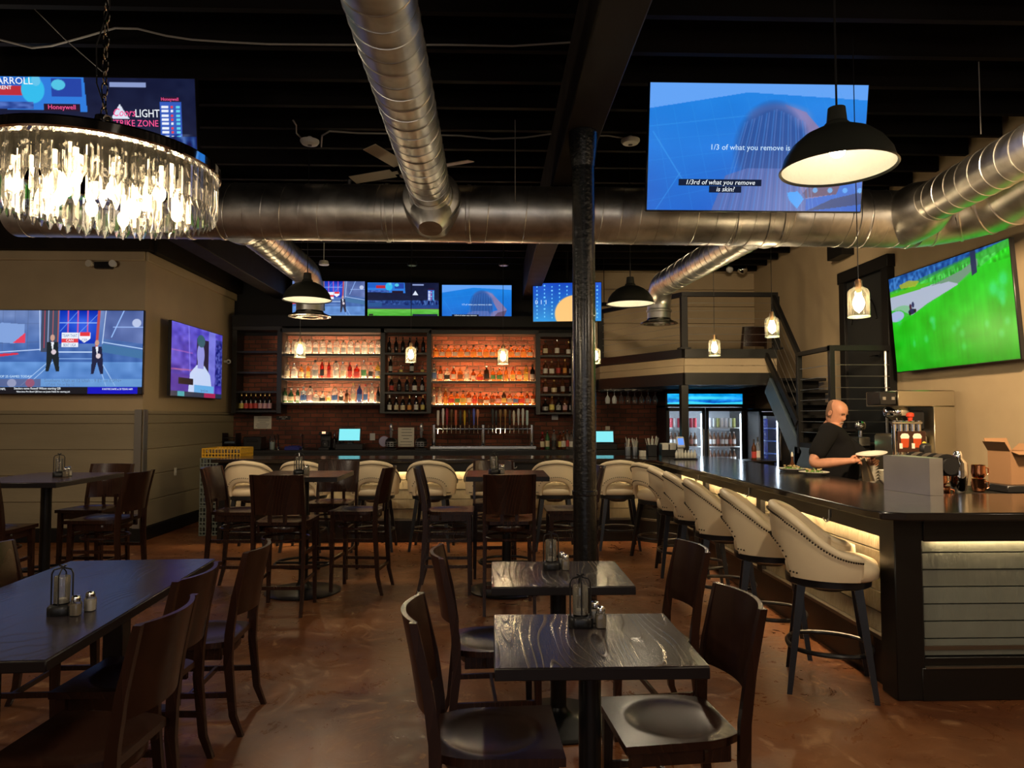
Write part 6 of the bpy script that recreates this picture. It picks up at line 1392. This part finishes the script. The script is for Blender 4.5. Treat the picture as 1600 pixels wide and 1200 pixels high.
# shirt: torso and short sleeves, a belly over the belt
S1 = [(*W_(0, 0, .90), (.20, .205)), (*W_(.04, 0, 1.06), (.205, .215)), (*W_(.03, 0, 1.20), (.195, .205)), (*W_(0, 0, 1.33), (.175, .19)), (*W_(-.01, 0, 1.435), (.12, .125)), (*W_(.02, 0, 1.50), (.078, .078)),
      (*sh_r, .092), (*((sh_r+el_r)/2+Vector((-.01, 0, -.0))), .088), (*(sh_r.lerp(el_r, .86)), .078), (*sh_l, .092), (*((sh_l+el_l)/2), .085), (*(sh_l.lerp(el_l, .86)), .074)]
skinned('shirt', S1, [(0, 1), (1, 2), (2, 3), (3, 4), (4, 5), (4, 6), (6, 7), (7, 8), (4, 9), (9, 10), (10, 11)], SHIRT, man)
T1 = [(*W_(0, 0, .93), .17), (*W_(0, .10, .80), .115), (*W_(.02, .11, .48), .085), (*W_(0, .12, .10), .075), (*W_(0, -.10, .80), .115), (*W_(.02, -.11, .48), .085), (*W_(0, -.12, .10), .075)]
skinned('trousers', T1, [(0, 1), (1, 2), (2, 3), (0, 4), (4, 5), (5, 6)], TROU, man)
for s in (1, -1):
    sh = MB(); sh.T = Matrix.Translation(W_(.06, s*.125, 0)) @ Matrix.Rotation(math.atan2(Fd.y, Fd.x), 4, 'Z'); sh.ball((0, 0, .045), .05, 14, (2.7, 1, .95)); sh.build('shoe', M_PLASTIC, man)
# head built as rings, x forward; tipped down
hd = MB()
def hring(z, yc, hw, f, b, n=28):
    r = []
    for k in range(n):
        a = 2*PI*k/n; c, s = math.cos(a), math.sin(a); d = f if c > 0 else b; x = yc+d*math.copysign(abs(c)**.85, c); y = hw*math.copysign(abs(s)**.9, s)
        # nose, brow, chin and mouth relief on the front meridian
        if c > 0:
            g = math.exp(-(s/.16)**2)
            if -.045 < z < .03: x += g*.024*math.sin(PI*(.03-z)/.075)**.7*(1 if z > -.03 else .8)*(.5+.5*(.03-z)/.075)*1.3
            x += math.exp(-(abs(s)-.38)**2/.03)*(-.010*math.exp(-((z-.012)/.012)**2)+.006*math.exp(-((z-.034)/.01)**2))
            x += math.exp(-(s/.4)**2)*(.004*math.exp(-((z+.058)/.006)**2)+.004*math.exp(-((z+.072)/.006)**2)-.004*math.exp(-((z+.065)/.003)**2))
        r.append((x, y, z))
    return r
hs_ = [(-.125, .035, .030, .035, .03), (-.12, .030, .045, .052, .045), (-.11, .022, .055, .064, .058), (-.10, .015, .062, .074, .066), (-.085, .010, .067, .078, .074), (-.074, .008, .069, .079, .078), (-.065, .006, .070, .078, .081), (-.056, .005, .071, .078, .084), (-.044, .003, .073, .079, .088), (-.03, .002, .074, .082, .092), (-.015, 0, .075, .084, .096), (0, 0, .076, .086, .099), (.012, 0, .076, .084, .101),
       (.024, 0, .077, .087, .102), (.036, 0, .077, .089, .103), (.055, -.002, .077, .088, .103), (.075, -.004, .074, .083, .100), (.095, -.006, .066, .072, .090), (.11, -.008, .052, .056, .070), (.12, -.01, .034, .036, .046), (.125, -.01, .012, .012, .016)]
hd.T = None
rings = [hring(*h_) for h_ in hs_]
hd.loft(rings)
for s in (1, -1):
    hd.loft([[(-.012+.018*math.cos(a)*q, s*(.074+o_), -.002+.030*math.sin(a)*q) for a in [2*PI*i/12 for i in range(12)]] for o_, q in ((-.004, .7), (.004, .85), (.014, 1.0), (.017, .85), (.012, .5))])
# ears sit slightly back; neck stub joins the body
hd.loft([[(.0-.02*t+.055*q*math.cos(a)-.005, .055*q*math.sin(a), -.07-.09*t) for a in [2*PI*i/16 for i in range(16)]] for t, q in ((0, 1), (.5, 1), (1, 1.05))])
HM = Matrix.Translation(W_(.035, .0, 1.61)) @ Matrix.Rotation(math.atan2(Fd.y, Fd.x)-.66, 4, 'Z') @ Matrix.Rotation(R_(26), 4, 'Y')
head = hd.build('head', SKIN, man, ang=80); head.matrix_local = HM
ey = MB()
for s in (1, -1): ey.ball((.066, s*.030, .010), .0125, 12)
ey.build('eyes', mat('eye_white', (.5, .45, .4), .3), head)
lid = MB()
for s in (1, -1): lid.ball((.066, s*.030, .0145), .0135, 12, (1, 1.1, .7))
lid.build('eyelids', SKIN, head)
br_ = MB()
for s in (1, -1): br_.tube([(.085, s*.012, .032), (.089, s*.028, .038), (.080, s*.050, .032)], .006, 6)
br_.build('eyebrows', mat('brow_brown', (.10, .055, .03), .8), head)
hr = MB()   # close-cropped hair: sides and back, receded at the front
def hp(u, v, k):
    z = -.05+.155*v; A_ = 1.62-.35*max(0, (v-.45)/.55)*1.5; a = PI+(u*2-1)*A_
    lo = max(i for i in range(len(hs_)) if hs_[i][0] <= z); h0, h1 = hs_[lo], hs_[min(lo+1, len(hs_)-1)]; t_ = (z-h0[0])/max(1e-6, h1[0]-h0[0]) if h1 is not h0 else 0
    q = [h0[i]+(h1[i]-h0[i])*t_ for i in range(5)]; c, s = math.cos(a), math.sin(a); d = q[3] if c > 0 else q[4]
    return Vector((q[1]+(d*k)*math.copysign(abs(c)**.85, c), q[2]*k*math.copysign(abs(s)**.9, s), z))
hr.shell(lambda u, v: hp(u, v, 1.035), lambda u, v: hp(u, v, .97), 30, 14)
hr.build('hair', mat('cropped_hair', (.20, .11, .07), .85, bump=.4, bscale=400), head)
gb = MB()
gb.tube([(.082, -.024, -.072), (.086, -.016, -.055), (.090, 0, -.052), (.086, .016, -.055), (.082, .024, -.072), (.078, .020, -.095), (.082, 0, -.105), (.078, -.020, -.095)], .0075, 8, close=True)
gb.ball((.070, 0, -.098), .030, 12, (1, 1.15, .9)); gb.build('goatee', mat('grey_beard', (.30, .22, .17), .85, bump=.4, bscale=400), head)
MB().tube([(.086, -.018, -.067), (.090, 0, -.066), (.086, .018, -.067)], .003, 6).build('mouth', mat('lips', (.35, .12, .09), .5), head)
# hands: palm and five fingers rooted in it, closing on the rim of the plate
def hand(wr, dirv, up, side, name, curl=.9):
    d = dirv.normalized(); n = (up-d*up.dot(d)).normalized(); s = d.cross(n)*side    # s points to the thumb side
    pts = [(*wr, .027), (*(wr+d*.035), (.034, .024)), (*(wr+d*.07), (.036, .020)), (*(wr+d*.088), (.030, .016))]; ed = [(0, 1), (1, 2), (2, 3)]
    o = skinned(name, pts, ed, SKIN, man)
    for k, (off, L_) in enumerate(((.027, .068), (.009, .078), (-.010, .072), (-.027, .056))):
        b0 = wr+d*(.078-abs(off)*.2)+s*off; p = [b0]; dd = d.copy()
        for q in (.42, .33, .25):
            ax = math.cos(curl*.55), math.sin(curl*.55); dd = (dd*ax[0]-n*ax[1]).normalized(); n2 = n; p.append(p[-1]+dd*L_*q)
        fo = MB().tube([p[0]-d*.01]+p, [.0095, .010, .0092, .0085, .0068], 10); fo.ball(p[-1], .0068, 8); fo.build('finger', SKIN, o, ang=80)
    tb = [wr+d*.02+s*.022, wr+d*.05+s*.045, wr+d*.078+s*.048+n*.004, wr+d*.10+s*.042+n*.002]
    MB().tube(tb, [.014, .012, .0105, .008], 10).ball(tb[-1], .008, 8).build('thumb', SKIN, o, ang=80)
hand(wr_r, Vector((.9, .12, .05)), Vector((-.1, -.75, .6)), -1, 'hand')
hand(wr_l, Vector((-.10, -.9, .12)), Vector((.8, -.1, .5)), 1, 'hand')
pl = salad((3.40, 6.28, 1.225), 'empty white plate held in the hands of the bartender', None, food=False)
if 'group' in pl: del pl['group']
pl.rotation_euler = (R_(4), R_(-8), 0)
tw = thing('hand_towel', 'beige towel hanging at the side of the bartender', 'towel', (3.50, 6.52, .98))
MB().shell(lambda u, v: Vector(((u-.5)*.10*(1.2-v*.5)-v*.05, .02*math.sin(u*9), v*.22)), lambda u, v: Vector(((u-.5)*.10*(1.2-v*.5)-v*.05, .02*math.sin(u*9)+.012, v*.22)), 12, 8).build('towel', mat('beige_towel', (.40, .32, .22), .9), tw)
